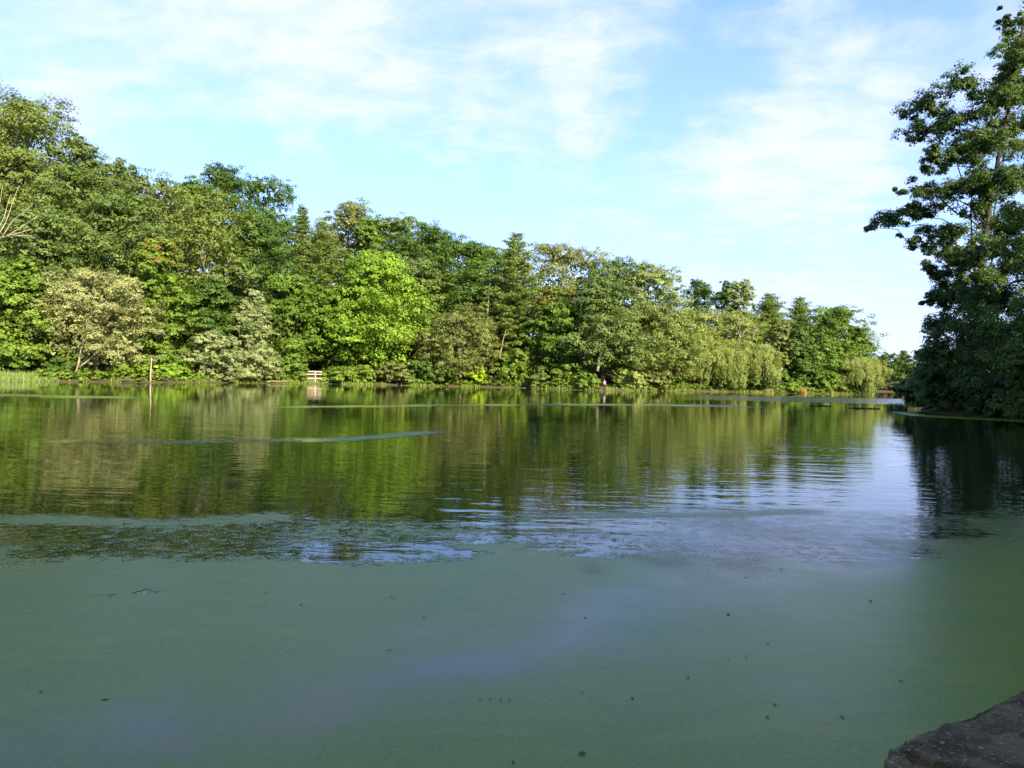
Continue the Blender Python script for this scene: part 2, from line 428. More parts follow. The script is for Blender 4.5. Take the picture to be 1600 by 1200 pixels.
    if kind not in ('pine', 'weeping'):
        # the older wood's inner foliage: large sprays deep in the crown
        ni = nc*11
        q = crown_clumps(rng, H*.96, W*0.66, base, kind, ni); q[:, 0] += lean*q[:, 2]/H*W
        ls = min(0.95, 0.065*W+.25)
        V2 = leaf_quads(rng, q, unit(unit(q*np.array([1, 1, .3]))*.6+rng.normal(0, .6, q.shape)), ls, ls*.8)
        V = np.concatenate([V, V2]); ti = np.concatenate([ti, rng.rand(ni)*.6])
    V[:, 2] = np.maximum(V[:, 2], 0.03)
    if autumn:
        zc = V[:, 2].reshape(-1, 3).mean(1)
        sel_ = (zc > H*autumn[0]) & (rng.rand(len(zc)) < autumn[1])
        ti = np.where(sel_, 2.0, ti)
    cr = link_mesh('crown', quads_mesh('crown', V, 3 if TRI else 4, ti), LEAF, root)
    cr['kind'] = 'stuff'
    cr.color = (*color, 1)
    return cr

# ------------------------------------------------------------------ ground and water
xs = np.concatenate([np.linspace(-2500, -180, 14)[:-1], np.linspace(-180, 180, 181), np.linspace(180, 2500, 14)[1:]])
ys = np.concatenate([np.linspace(-600, -60, 8)[:-1], np.linspace(-60, 300, 181), np.linspace(300, 4000, 16)[1:]])
GX, GY = np.meshgrid(xs, ys)
GZ = height(GX, GY)
o = link_mesh('ground', grid_mesh('ground', np.stack([GX, GY, GZ], -1)), FLOOR); tag(o, kind='structure')

# water sheet
m, n = material('pond_water')
g = n.new('ShaderNodeNewGeometry')
pos = g.outputs['Position']
mw = n.new('ShaderNodeMapping', {'Vector': pos, 'Scale': (0.38, 1.0, 1.0), 'Rotation': (0, 0, 0.06)})
r1 = n.new('ShaderNodeTexNoise', {'Vector': mw.outputs[0], 'Scale': 2.6, 'Detail': 3.0, 'Roughness': 0.5})
r2 = n.new('ShaderNodeTexNoise', {'Vector': mw.outputs[0], 'Scale': 0.55, 'Detail': 2.0})
gust = n.new('ShaderNodeTexNoise', {'Vector': n.new('ShaderNodeMapping', {'Vector': pos, 'Scale': (0.02, 0.06, 1)}).outputs[0], 'Scale': 1.0, 'Detail': 3.0})
ruf = n.new('ShaderNodeAttribute', attribute_name='ruffle').outputs['Fac']
calm = n.new('ShaderNodeAttribute', attribute_name='calm').outputs['Fac']
hgt = n.math('ADD', n.math('MULTIPLY', r1.outputs[0], 0.5), n.math('MULTIPLY', r2.outputs[0], 0.9))
amp = n.math('MULTIPLY', n.math('ADD', n.smooth(gust.outputs[0], 0.3, 0.7, 0.5, 1.2), n.math('MULTIPLY', ruf, 4.0)), calm)
bp = n.new('ShaderNodeBump', {'Height': n.math('MULTIPLY', hgt, amp), 'Strength': 1.0, 'Distance': 0.021})
pr = n.new('ShaderNodeBsdfPrincipled', {'Base Color': (0.016, 0.024, 0.006, 1), 'Roughness': n.math('ADD', 0.008, n.math('MULTIPLY', ruf, 0.24)), 'IOR': 1.333, 'Normal': bp.outputs[0]})
finish(n, pr.outputs[0])
WATER = m
wx = np.concatenate([np.linspace(-130, -40, 12)[:-1], np.linspace(-40, 40, 81), np.linspace(40, 160, 50)[1:]])
wy = np.concatenate([np.linspace(-5, 60, 66)[:-1], np.linspace(60, 280, 75)])
WX, WY = np.meshgrid(wx, wy)
wp = np.stack([WX, WY, np.zeros_like(WX)], -1)
wpx, wpy = pixel_of(np.where(WY[..., None] > 1.5, wp, np.array([0, 1.5, 0.])))
hor = 590.3+(wpx-800)*0.0227
dyh = wpy-hor
ruffle = (0.35+1.0*fbm(WX*.12, WY*.5))*sstep(wpx, 1020, 1120)*sstep(dyh, 18, 20.5)*(1-sstep(dyh, 26, 29))
calm_ = 0.35+0.65*sstep(dyh, 30, 90)
o = link_mesh('pond_water', grid_mesh('pond_water', wp, attrs={'ruffle': ruffle, 'calm': calm_}), WATER); tag(o, kind='structure')

# ------------------------------------------------------------------ duckweed film
gpx = np.concatenate([np.arange(-6000, -560, 80.0), np.arange(-560, 2160, 8.0), np.arange(2160, 7600, 80.0)])
gpy = np.concatenate([np.arange(596, 700, 1.6), np.arange(700, 960, 3.0), np.arange(960, 1700, 10.0), np.arange(1700, 4200, 60.0)])
PX, PY = np.meshgrid(gpx, gpy)
HOR = 590.3+(PX-800)*0.0227
ok = PY-HOR > 7
GP = ground(PX, np.maximum(PY, HOR+5), 0.005)
DY = PY-HOR
fx, fy = GP[..., 0], GP[..., 1]
def line(pts): return np.interp(PX, [p[0] for p in pts], [p[1] for p in pts])
wob = (fbm(fx*0.9+3, fy*0.5)-0.5)
wob2 = (fbm(fx*2.3+31, fy*1.6+4)-0.5)
# far edge of the dense near film
edge = line([(-560, 850), (0, 885), (120, 878), (260, 888), (430, 872), (560, 872), (700, 862), (850, 862), (1000, 868), (1200, 874), (1330, 874), (1450, 862), (1510, 838), (1600, 822), (2160, 760)])
wob3 = (fbm(fx*.45+8, fy*1.5+2)-.5)
e2 = PY-edge-wob*40-wob2*40-wob3*60
film = sstep(e2, -58, 30)
# mottled, broken zone above it
mot_top = line([(-560, 790), (0, 800), (250, 806), (500, 800), (700, 805), (900, 790), (1100, 780), (1300, 795), (1450, 800), (1600, 780), (2160, 720)])
mot = sstep(PY-mot_top-wob*30, -10, 14)
mden = line([(-560, .40), (0, .40), (400, .42), (700, .45), (900, .50), (1050, .44), (1350, .42), (1450, .42), (1600, .35)])
mden = mden + wob*0.55
film = np.maximum(film*0.98, np.clip(mot*mden, 0, 0.72))
# streaks: (y at x list, half thickness, strength)
def streak(pts, half, st, x0, x1, fade=60):
    c_ = line(pts)+wob*half*0.9
    return st*(0.45+1.1*np.clip(fbm(fx*.35+half, fy*.35+3), 0, 1))*np.exp(-((PY-c_)/half)**2)*sstep(PX, x0-fade, x0+fade)*(1-sstep(PX, x1-fade, x1+fade))
film = np.maximum(film, streak([(0, 690), (300, 691), (550, 686), (800, 665)], 4.5, 0.62, 60, 700))
film = np.maximum(film, streak([(0, 812), (250, 815), (500, 806)], 12, 0.72, -500, 480))
film = np.maximum(film, streak([(400, 637), (700, 633), (1000, 632), (1400, 640)], 2.2, 0.6, 420, 1200))
film = np.maximum(film, streak([(0, 617), (200, 621), (420, 623)], 3.5, 0.62, -400, 230))
film = np.maximum(film, streak([(850, 800), (1000, 806), (1250, 800)], 6, 0.62, 900, 1300))
film = np.maximum(film, streak([(1360, 640), (1450, 650), (1600, 658)], 2.2, 0.95, 1400, 2100, 30))
# open leads of bare water along the edge of the dense film
pn = fbm(fx*1.1+50, fy*1.9+3, 5)
lead = .9*sstep(pn, 0.44, 0.68)*np.exp(-((PY-edge+4)/17.0)**2)*sstep(PX, 380, 470)*(1-sstep(PX, 1460, 1500))*(.62+.5*fbm(fx*3.1, fy*4.7+5, 3))*(1-.75*sstep(PX, 1060, 1120)*(1-sstep(PX, 1340, 1400)))
lead = np.maximum(lead, 1.3*sstep(pn, .44, .6)*np.exp(-((PX-180)/75)**2-((PY-924)/7)**2))
lead = np.maximum(lead, sstep(fbm(fx*.8+11, fy*2.6), .47, .55)*np.exp(-((PY-818-(PX-700)*.02)/20)**2)*sstep(PX, 560, 700)*(1-sstep(PX, 980, 1060)))
lead = np.clip(lead, 0, 1); film = film*(1-0.95*lead)
sdist = -lake_dist(fx, fy)
wv = (fbm(fx*.08, fy*.08+7)-0.5)
bankf = (1-sstep(sdist+wv*7, 1.2, 6.0))*np.where((fy > 60) & (PX < 1250), 1.0, 0.0)
film = np.maximum(film, 0.95*bankf)
film = np.where(ok & (sdist > -1.5), np.where(film > .9, film+3.0*(film-.9), film), 0)
# thin places in the film where more of the wet surface shows (swirls)
sw = fbm(fx*0.55+fbm(fx*.4, fy*.4)*2.0, fy*0.9+fbm(fx*.5+9, fy*.5)*2.0+2)
swl = line([(-560, 1250), (0, 1180), (250, 1150), (500, 1100), (650, 1050), (800, 1020), (1000, 940), (1100, 900), (2160, 700)])
thin = np.exp(-((PY-swl-wob*50)/55)**2)*0.75+np.exp(-((PX-745)/55)**2-((PY-1038)/13)**2)*2.6+sstep(sw, 0.52, 0.70)*0.28*sstep(-PX, -1500, -1200)
thin = np.clip(thin*(1-bankf), 0, 2)
soft = sstep(PX+wob*200, 780, 980)*(1-sstep(PX, 1380, 1500))*sstep(DY, 140, 175)*0.8*(1-sstep(lead, 0, .2))*(1-sstep(film, .75, .95))
cell = np.maximum.reduce([film[:-1, :-1], film[1:, :-1], film[:-1, 1:], film[1:, 1:]]) > 0.10
m, n = material('duckweed_film')
g = n.new('ShaderNodeNewGeometry'); pos = g.outputs['Position']
A = n.new('ShaderNodeAttribute', attribute_name='film').outputs['Fac']
TH = n.new('ShaderNodeAttribute', attribute_name='thin').outputs['Fac']
k1 = n.new('ShaderNodeTexNoise', {'Vector': pos, 'Scale': 6.0, 'Detail': 8.0, 'Roughness': 0.68, 'Distortion': 0.5})
k2 = n.new('ShaderNodeTexNoise', {'Vector': pos, 'Scale': 38.0, 'Detail': 3.0, 'Roughness': 0.6})
br = n.math('ADD', n.math('MULTIPLY', n.math('SUBTRACT', k1.outputs[0], 0.5), 1.5), n.math('MULTIPLY', n.math('SUBTRACT', k2.outputs[0], 0.5), 1.3))
cov = n.smooth(n.math('ADD', A, br), 0.36, 0.60)
SO = n.new('ShaderNodeAttribute', attribute_name='soft').outputs['Fac']
cov = n.math('MULTIPLY', cov, n.smooth(A, 0.10, 0.30))
softc = n.smooth(n.math('ADD', A, n.math('MULTIPLY', br, 0.30)), 0.12, 1.0, 0.0, 0.80)
cov = n.math('ADD', n.math('MULTIPLY', cov, n.math('SUBTRACT', 1.0, SO)), n.math('MULTIPLY', softc, SO))
k3 = n.new('ShaderNodeTexNoise', {'Vector': pos, 'Scale': 0.9, 'Detail': 5.0, 'Roughness': 0.6, 'Distortion': 1.2})
thn = n.math('MULTIPLY', clamp=True, a=TH, b= n.smooth(n.math('ADD', k3.outputs[0], n.math('MULTIPLY', k1.outputs[0], 0.18)), 0.35, 0.85, 0.3, 1.0))
c = n.mix(k3.outputs[0], (0.098, 0.178, 0.012), (0.158, 0.238, 0.014))
k4 = n.new('ShaderNodeTexNoise', {'Vector': n.new('ShaderNodeMapping', {'Vector': pos, 'Scale': (.5, 1.3, 1), 'Rotation': (0, 0, .25)}).outputs[0], 'Scale': 1.7, 'Detail': 8.0, 'Roughness': .62, 'Distortion': 1.6})
c = n.mix(n.smooth(k4.outputs[0], .42, .66, 0.0, .85), c, (0.225, 0.250, 0.014))
k5 = n.new('ShaderNodeTexNoise', {'Vector': pos, 'Scale': 110.0, 'Detail': 2.0})
c = n.mix(n.smooth(k5.outputs[0], .5, .62, 0.0, .55), c, (0.075, 0.115, 0.012))
c = n.mix(n.smooth(k2.outputs[0], 0.35, 0.7), c, (0.18, 0.24, 0.018))
c = n.mix(n.smooth(n.math('MULTIPLY', k5.outputs[0], k1.outputs[0]), .36, .42, 0.0, .7), c, (0.32, 0.36, 0.08))
c = n.mix(n.math('MULTIPLY', thn, 0.66), c, (0.012, 0.036, 0.042))
bp = n.new('ShaderNodeBump', {'Height': k2.outputs[0], 'Strength': 0.25, 'Distance': 0.002})
fb = n.new('ShaderNodeBsdfPrincipled', {'Base Color': c, 'Roughness': n.math('MULTIPLY_ADD', thn, -0.16, 0.34), 'Specular IOR Level': n.math('MULTIPLY_ADD', thn, 0.14, 0.34), 'IOR': 1.4, 'Normal': bp.outputs[0]})
tr = n.new('ShaderNodeBsdfTransparent')
finish(n, n.new('ShaderNodeMixShader', {0: cov, 1: tr.outputs[0], 2: fb.outputs[0]}).outputs[0])
o = link_mesh('duckweed', grid_mesh('duckweed', GP, keep=cell, attrs={'film': film, 'thin': thin, 'soft': soft}), m); tag(o, kind='stuff')

# ------------------------------------------------------------------ colours of the kinds of foliage
DK = (0.056, 0.104, 0.017); MD = (0.086, 0.146, 0.020); MG = (0.108, 0.172, 0.022); YG = (0.132, 0.222, 0.020)
OL = (0.112, 0.150, 0.034); GG = (0.092, 0.138, 0.034); SV = (0.185, 0.225, 0.10); BR = (0.132, 0.156, 0.046)
PN = (0.115, 0.165, 0.034); WL = (0.17, 0.21, 0.055); PY_ = (0.17, 0.22, 0.075)

# name, px, top y, width, metres behind the shore line, colour, label, options
FOREST = [
 # skyline, left to right
 ('oak_tree', -70, 138, 190, 46, OL, 'big olive oak on the hilltop cut off by the left edge of the photo', dict(kind='round', base=.3)),
 ('oak_tree', 45, 158, 135, 42, OL, 'tallest olive oak on the hill, lumpy crown against the sky at far left', dict(kind='round', base=.25, nc=75)),
 ('slender_tree', 120, 213, 52, 40, GG, 'thin gappy tree poking above the skyline just right of the tallest oak', dict(kind='round', base=.5, nc=26)),
 ('oak_tree', 185, 255, 100, 38, GG, 'grey green oak on the skyline dip right of the thin gappy tree', dict(kind='round', base=.2)),
 ('oak_tree', 250, 284, 95, 30, OL, 'olive oak with pale forked limbs high above the yellow green column of maple', dict(kind='round', base=.3, bark='pale', limbs_shown=True, nc=46)),
 ('broadleaf_tree', 300, 288, 70, 42, MD, 'small mid green crown between two olive oaks on the left skyline', dict(kind='round', base=.3)),
 ('broadleaf_tree', 350, 266, 92, 44, DK, 'left of the two dark leafy trees topping the skyline bump', dict(kind='egg', base=.3, nc=70)),
 ('broadleaf_tree', 415, 274, 88, 42, DK, 'right of the two dark leafy trees topping the skyline bump', dict(kind='round', base=.2, nc=70)),
 ('pine_tree', 473, 324, 46, 36, PN, 'small pine tip showing in the skyline notch right of the dark bump', dict(kind='pine', base=.25)),
 ('pine_tree', 503, 348, 88, 24, PN, 'tiered pine left of the bright yellow green maple, above the fence', dict(kind='pine', base=.25)),
 ('oak_tree', 545, 322, 74, 40, BR, 'brownish olive oak on the skyline directly above the bright maple', dict(kind='round', base=.3)),
 ('broadleaf_tree', 580, 345, 76, 30, MD, 'mid green tree whose top shows just behind the bright yellow green maple', dict(kind='egg', base=.2)),
 ('oak_tree', 622, 337, 76, 36, GG, 'grey green lumpy oak on the skyline right of the brownish oak', dict(kind='round', base=.25)),
 ('broadleaf_tree', 668, 356, 88, 34, DK, 'dark green tree on the descending skyline right of the bright maple', dict(kind='round', base=.25)),
 ('broadleaf_tree', 716, 373, 84, 34, DK, 'dark green tree on the skyline above the brownish round willow', dict(kind='round', base=.25)),
 ('broadleaf_tree', 762, 384, 66, 34, MD, 'mid green tree on the skyline touching the left side of the tall pine', dict(kind='round', base=.25)),
 ('pine_tree', 806, 362, 100, 7, PN, 'tall white pine with feathery top and flat layered branches at mid shore', dict(kind='pine', base=.10, L=.46, nc=60)),
 ('oak_tree', 874, 386, 106, 32, BR, 'wide brownish grey oak on the skyline right of the tall pine', dict(kind='round', base=.2, nc=75)),
 ('broadleaf_tree', 930, 410, 44, 40, DK, 'small dark crown between the brownish oak and the grey green oak on the skyline', dict(kind='egg', base=.3, nc=36)),
 ('oak_tree', 968, 407, 92, 30, GG, 'grey green oak with domed top on the skyline left of the pale poplar', dict(kind='round', base=.2, nc=70)),
 ('poplar_tree', 1017, 421, 82, 22, PY_, 'pale yellow green poplar crown shining on the skyline slope', dict(kind='round', base=.2, nc=70)),
 ('broadleaf_tree', 1094, 446, 56, 30, DK, 'dark open crowned tree with sky gaps just right of the pale poplar slope', dict(kind='round', base=.55, nc=26)),
 ('broadleaf_tree', 1134, 441, 36, 32, DK, 'narrow dark crown sticking up left of the pale airy tree', dict(kind='column', base=.5, nc=24)),
 ('poplar_tree', 1163, 442, 48, 28, PY_, 'pale airy tree with see through crown above the dead snag on the right', dict(kind='round', base=.45, nc=28)),
 ('pine_tree', 1203, 459, 74, 22, PN, 'left one of two broad pines on the skyline above the sandy bank', dict(kind='pine', base=.2)),
 ('pine_tree', 1250, 465, 70, 24, PN, 'right one of two broad pines on the skyline above the sandy bank', dict(kind='pine', base=.2)),
 ('oak_tree', 1304, 488, 92, 18, MD, 'round green oak on the wooded point left of its outermost willow', dict(kind='round', base=.12, nc=80)),
 ('broadleaf_tree', 1338, 520, 56, 12, MG, 'lighter green tree at the sloping outer end of the wooded point', dict(kind='egg', base=.1, nc=50)),
 # middle band
 ('oak_tree', 5, 236, 120, 30, OL, 'large olive oak filling the left edge above the bare dead limbs', dict(kind='round', base=.2)),
 ('oak_tree', 118, 262, 130, 28, GG, 'wide grey green oak below the thin gappy skyline tree', dict(kind='round', base=.2, nc=75)),
 ('oak_tree', 62, 330, 120, 16, GG, 'grey green oak directly right of the bare dead limbs at left edge', dict(kind='round', base=.2, nc=75)),
 ('oak_tree', 196, 306, 108, 20, GG, 'grey green oak left of the pale limbed olive oak, over the big silvery willow', dict(kind='round', base=.2, nc=70)),
 ('maple_tree', 246, 372, 88, 8, MG, 'tall yellow green maple column with an orange tinged tip beside the big silvery willow', dict(kind='egg', base=.03, nc=80, autumn=(.80, .16))),
 ('oak_tree', 322, 296, 116, 20, OL, 'olive oak with bold pale trunk and limbs above the silvery willows', dict(kind='round', base=.34, bark='pale', limbs_shown=True, nc=50)),
 ('broadleaf_tree', 335, 440, 100, 10, DK, 'low dark tree under the pale limbed oak, behind the silvery willows', dict(kind='egg', base=.05, nc=70)),
 ('maple_tree', 405, 338, 118, 20, DK, 'large dark green maple right of the pale limbed oak', dict(kind='egg', base=.08, nc=90)),
 ('maple_tree', 463, 430, 110, 10, MD, 'mid green maple behind the wooden fence, right of the upright silvery willow', dict(kind='egg', base=.04, nc=80)),
 ('maple_tree', 28, 418, 112, 8, MG, 'yellow green maple at the left edge behind the tall reeds', dict(kind='egg', base=.03, nc=80)),
 ('maple_tree', 596, 396, 140, 6, YG, 'brightest yellow green maple, a big round crown at the middle of the left shore', dict(kind='egg', base=.06, nc=95, L=.5)),
 ('broadleaf_tree', 530, 452, 90, 10, MD, 'mid green tree wedged between the bright maple and the fence trees', dict(kind='egg', base=.05, nc=70)),
 ('broadleaf_tree', 655, 412, 84, 20, GG, 'grey green tree peeking over the right shoulder of the bright maple', dict(kind='round', base=.2)),
 ('maple_tree', 692, 428, 62, 20, MG, 'light green patch of crown among dark trees above the brownish willow', dict(kind='round', base=.3, nc=45)),
 ('oak_tree', 742, 424, 96, 16, DK, 'dark oak behind the tall bare snag, left of the tall pine', dict(kind='round', base=.1, nc=75)),
 ('maple_tree', 874, 450, 92, 8, MD, 'green maple with a rusty red top to the right of the tall pine', dict(kind='egg', base=.04, nc=85, autumn=(.80, .22))),
 ('oak_tree', 944, 444, 112, 10, GG, 'large grey green oak above the walking person', dict(kind='egg', base=.16, nc=85)),
 ('oak_tree', 1012, 474, 110, 8, OL, 'broad olive tree just right of the walking person, left of the weeping willows', dict(kind='egg', base=.05, nc=85)),
 ('broadleaf_tree', 1062, 520, 60, 12, GG, 'shaded green tree between the olive tree and the weeping willows', dict(kind='egg', base=.05, nc=50)),
 ('willow_tree', 1082, 486, 92, 14, WL, 'olive yellow willow dome behind the left weeping willow', dict(kind='round', base=.2, nc=70, L=.34)),
 ('willow_tree', 1135, 492, 84, 16, WL, 'olive yellow willow dome behind the bare snag on the right', dict(kind='round', base=.2, nc=70, L=.34)),
 ('spruce_tree', 1246, 512, 72, 8, DK, 'dark green spruce shaped tree over the sandy bank', dict(kind='cone', base=.04, nc=80)),
 ('broadleaf_tree', 1214, 506, 44, 9, BR, 'narrow tan olive tree leaning beside the dark spruce', dict(kind='column', base=.3, nc=40, lean=.2)),
 ('broadleaf_tree', 1290, 532, 72, 7, MD, 'green tree filling the shore between the dark spruce and the outermost willow', dict(kind='egg', base=.03, nc=70)),
 # shore row
 ('willow_tree', 152, 424, 160, 4, (0.198, 0.218, 0.090), 'big round silvery olive willow with pale leaning trunks at the left shore', dict(kind='round', base=.06, nc=105, L=.30, per=36, sub=9, bark='pale', limbs_shown=True, csize=.14, cat='willow', nlimb=7, stems=[[(112, 592), (122, 575), (140, 562), (158, 543)], [(118, 588), (124, 562), (127, 541)], [(127, 545), (136, 515), (134, 495)], [(150, 552), (168, 530)]])),
 ('willow_tree', 398, 455, 66, 4, SV, 'upright silvery willow, tallest of the silvery trees left of the fence', dict(kind='column', base=.06, nc=75, L=.28, per=34, cat='willow')),
 ('willow_shrub', 335, 522, 74, 1.6, SV, 'low round silvery willow shrub left of the upright silvery willow', dict(kind='round', base=.02, nc=44, L=.30, cat='willow')),
 ('willow_shrub', 398, 550, 74, 1.0, SV, 'silvery willow shrub at the foot of the upright silvery willow', dict(kind='round', base=.02, nc=44, L=.30, cat='willow')),
 ('willow_tree', 722, 478, 122, 3.5, BR, 'round brownish olive willow on the shore between bright maple and tall pine', dict(kind='round', base=.04, nc=95, L=.28, per=34, sub=8, bark='pale', csize=.14, cat='willow')),
 ('weeping_willow', 1098, 524, 84, 2.5, WL, 'left weeping willow with drooping yellow green curtains', dict(kind='weeping', nc=44, L=.36, cat='willow')),
 ('weeping_willow', 1152, 536, 74, 3, WL, 'middle weeping willow trailing over the shaded shore', dict(kind='weeping', nc=40, L=.36, cat='willow')),
 ('weeping_willow', 1190, 542, 58, 3, WL, 'right weeping willow in front of the broad pines', dict(kind='weeping', nc=34, L=.36, cat='willow')),
 ('weeping_willow', 1338, 560, 76, 2, WL, 'outermost bright willow drooping at the tip of the wooded point', dict(kind='weeping', nc=50, L=.36, cat='willow')),
 ('leafy_shrub', 457, 556, 46, 2, MD, 'rounded green shrub against the left end of the wooden fence', dict(kind='round', base=.0, nc=26, L=.38, cat='shrub')),
 ('leafy_shrub', 532, 575, 48, 2, MG, 'green shrub against the right end of the wooden fence', dict(kind='round', base=.0, nc=26, L=.38, cat='shrub')),
 ('leafy_shrub', 572, 572, 46, 2, MG, 'light green shrub under the left skirt of the bright maple', dict(kind='round', base=.0, nc=24, L=.38, cat='shrub')),
 ('leafy_shrub', 615, 570, 54, 2, BR, 'tan olive shrub under the middle of the bright maple', dict(kind='round', base=.0, nc=28, L=.38, cat='shrub')),
 ('leafy_shrub', 662, 560, 50, 2, DK, 'dark green shrub between bright maple and brownish willow', dict(kind='round', base=.0, nc=28, L=.38, cat='shrub')),
 ('leafy_shrub', 695, 572, 44, 1.5, MD, 'green shrub under the left half of the brownish willow', dict(kind='round', base=.0, nc=24, L=.38, cat='shrub')),
 ('leafy_shrub', 748, 571, 24, .8, (0.20, 0.30, 0.016), 'small glowing lime yellow bush at the foot of the brownish willow', dict(kind='round', base=.05, nc=22, L=.38, cat='shrub')),
 ('leafy_shrub', 806, 548, 62, 2.5, MG, 'large bright green shrub at the waterline below the tall pine', dict(kind='round', base=.0, nc=40, L=.3, cat='shrub')),
 ('leafy_shrub', 848, 585, 34, 1.5, OL, 'low olive shrub right of the large bright green shrub', dict(kind='round', base=.0, nc=18, L=.38, cat='shrub')),
 ('leafy_shrub', 882, 572, 44, 3, MG, 'yellow green shrub below the rusty topped maple', dict(kind='round', base=.0, nc=26, L=.38, cat='shrub')),
 ('leafy_shrub', 918, 585, 36, 1.6, MG, 'low bright shrub immediately left of the walking person', dict(kind='round', base=.0, nc=20, L=.38, cat='shrub')),
 ('leafy_shrub', 985, 580, 44, 2, WL, 'yellowish shrub with pale stems right of the walking person', dict(kind='round', base=.0, nc=26, L=.38, cat='shrub')),
 ('leafy_shrub', 1026, 582, 52, 2, BR, 'brownish shrub left of the weeping willow curtains', dict(kind='round', base=.0, nc=28, L=.38, cat='shrub')),
 ('leafy_shrub', 1140, 590, 40, 2, DK, 'dark shrub in the shade under the middle weeping willow', dict(kind='round', base=.0, nc=22, L=.38, cat='shrub')),
 ('leafy_shrub', 1182, 592, 44, 2, DK, 'dark low shrub left of the sandy bank', dict(kind='round', base=.0, nc=22, L=.38, cat='shrub')),
 ('leafy_shrub', 1236, 600, 26, 1.2, YG, 'small yellow green bush between sandy bank and straw coloured tussock', dict(kind='round', base=.0, nc=16, L=.38, cat='shrub')),
 ('leafy_shrub', 1290, 582, 46, 2, MG, 'bright green shrub left of the outermost willow', dict(kind='round', base=.0, nc=28, L=.38, cat='shrub')),
 ('leafy_shrub', 205, 560, 60, 3, MG, 'yellow green shrub behind the bare grey stump at left', dict(kind='round', base=.0, nc=30, L=.38, cat='shrub')),
 ('leafy_shrub', 268, 570, 46, 2.5, YG, 'bright low shrub right of the bare grey stump', dict(kind='round', base=.0, nc=26, L=.38, cat='shrub')),
 ('leafy_shrub', 92, 560, 44, 3, DK, 'dark shrub at the left foot of the big silvery willow', dict(kind='round', base=.0, nc=26, L=.38, cat='shrub')),
 # across the inlet, far right
 ('oak_tree', 1392, 553, 36, None, DK, 'left dark tree on the far shore beyond the inlet', dict(kind='round', base=.05, nc=50, Y=266)),
 ('pine_tree', 1412, 548, 30, None, PN, 'middle pine on the far shore beyond the inlet', dict(kind='pine', base=.05, Y=272)),
 ('oak_tree', 1438, 550, 40, None, GG, 'right grey green tree on the far shore beyond the inlet', dict(kind='round', base=.05, nc=50, Y=268)),
 ('oak_tree', 1468, 548, 44, None, MD, 'far shore tree mostly hidden by the dark trees on the right', dict(kind='round', base=.05, nc=50, Y=270)),
 ('oak_tree', 1372, 560, 30, None, DK, 'far shore tree half hidden behind the tip of the wooded point', dict(kind='round', base=.05, nc=40, Y=268)),
 ('reddish_shrub', 1392, 601, 40, None, (0.10, 0.08, 0.045), 'rust brown low shrub at the far end of the inlet', dict(kind='round', base=.0, nc=30, L=.4, Y=259, cat='shrub')),
 ('willow_shrub', 1424, 588, 44, None, (0.13, .14, .06), 'olive shrub at the far end of the inlet beside the dark shore wood', dict(kind='round', base=.0, nc=36, L=.4, Y=258, cat='shrub')),
]
for i, (nm, px, top, wd, off, colr, lab, opt) in enumerate(FOREST):
    opt = dict(opt); Y = opt.pop('Y', None)
    if Y is None: Y = float(shore_d(px))+off
    if opt.get('bark') == 'pale': opt['bark'] = PALEBARK
    grp = 'low shrubs along the far shore' if opt.get('cat') == 'shrub' else 'trees of the wooded far bank'
    cat = opt.pop('cat', 'tree')
    per = opt.pop('per', 20 if opt.get('kind') == 'pine' else 30 if cat == 'shrub' else 36)
    put_tree(nm, px, top, wd, Y, colr, lab, cat=cat, seed=i+11, group=grp, per=per, **opt)

# understory that fills the slope between the trunks: nobody could count it
rng = np.random.RandomState(77)
C = []
while len(C) < 3600:
    px = rng.uniform(-380, 1360, 400); off = rng.uniform(3.5, 58, 400)
    Y = shore_d(px)+off
    P = at(px, np.full(400, 590.0), Y)
    hgt_ = height(P[:, 0], P[:, 1]); s_ = lake_dist(P[:, 0], P[:, 1])
    P[:, 2] = hgt_+rng.uniform(0.3, 3.0, 400)*np.minimum(1, s_/6)*np.where(off > 15, 4.2, 1.2)+0.3
    okk = (s_ > 2.0) & ~((np.abs(px-487) < 26) & (off < 9)) & ~((np.abs(px-948) < 26) & (off < 9))
    C += list(P[okk])
C = np.array(C[:3600])
px = rng.uniform(-380, 1372, 2600); Y = shore_d(px)+rng.uniform(0.2, 4.0, len(px)); P = at(px, np.full(len(px), 590.0), Y)
s_ = lake_dist(P[:, 0], P[:, 1]); P[:, 2] = np.maximum(height(P[:, 0], P[:, 1]), 0)+rng.uniform(0.0, 0.9, len(px))
okk = (s_ > 0.25) & (fbm(px*.03, Y*.3) > .40) & ~((np.abs(px-487) < 20)) & ~((np.abs(px-946) < 12)) & (px > 60)
C2 = P[okk]
V, ti, _ = clump_leaves(rng, C, rng.uniform(1.4, 2.6, len(C)), 16, 5, 0.6, 0.42)
o = link_mesh('understory', quads_mesh('understory', V, 3, ti), LEAF); o.color = (*MD, 1); tag(o, kind='stuff')
V, ti, _ = clump_leaves(rng, C2, rng.uniform(0.35, 0.8, len(C2)), 13, 5, 0.30, 0.2); V[:, 2] = np.maximum(V[:, 2], .02)
o = link_mesh('waterside_herbs', quads_mesh('waterside_herbs', V, 3, ti), LEAF); o.color = (*MG, 1); tag(o, kind='stuff')

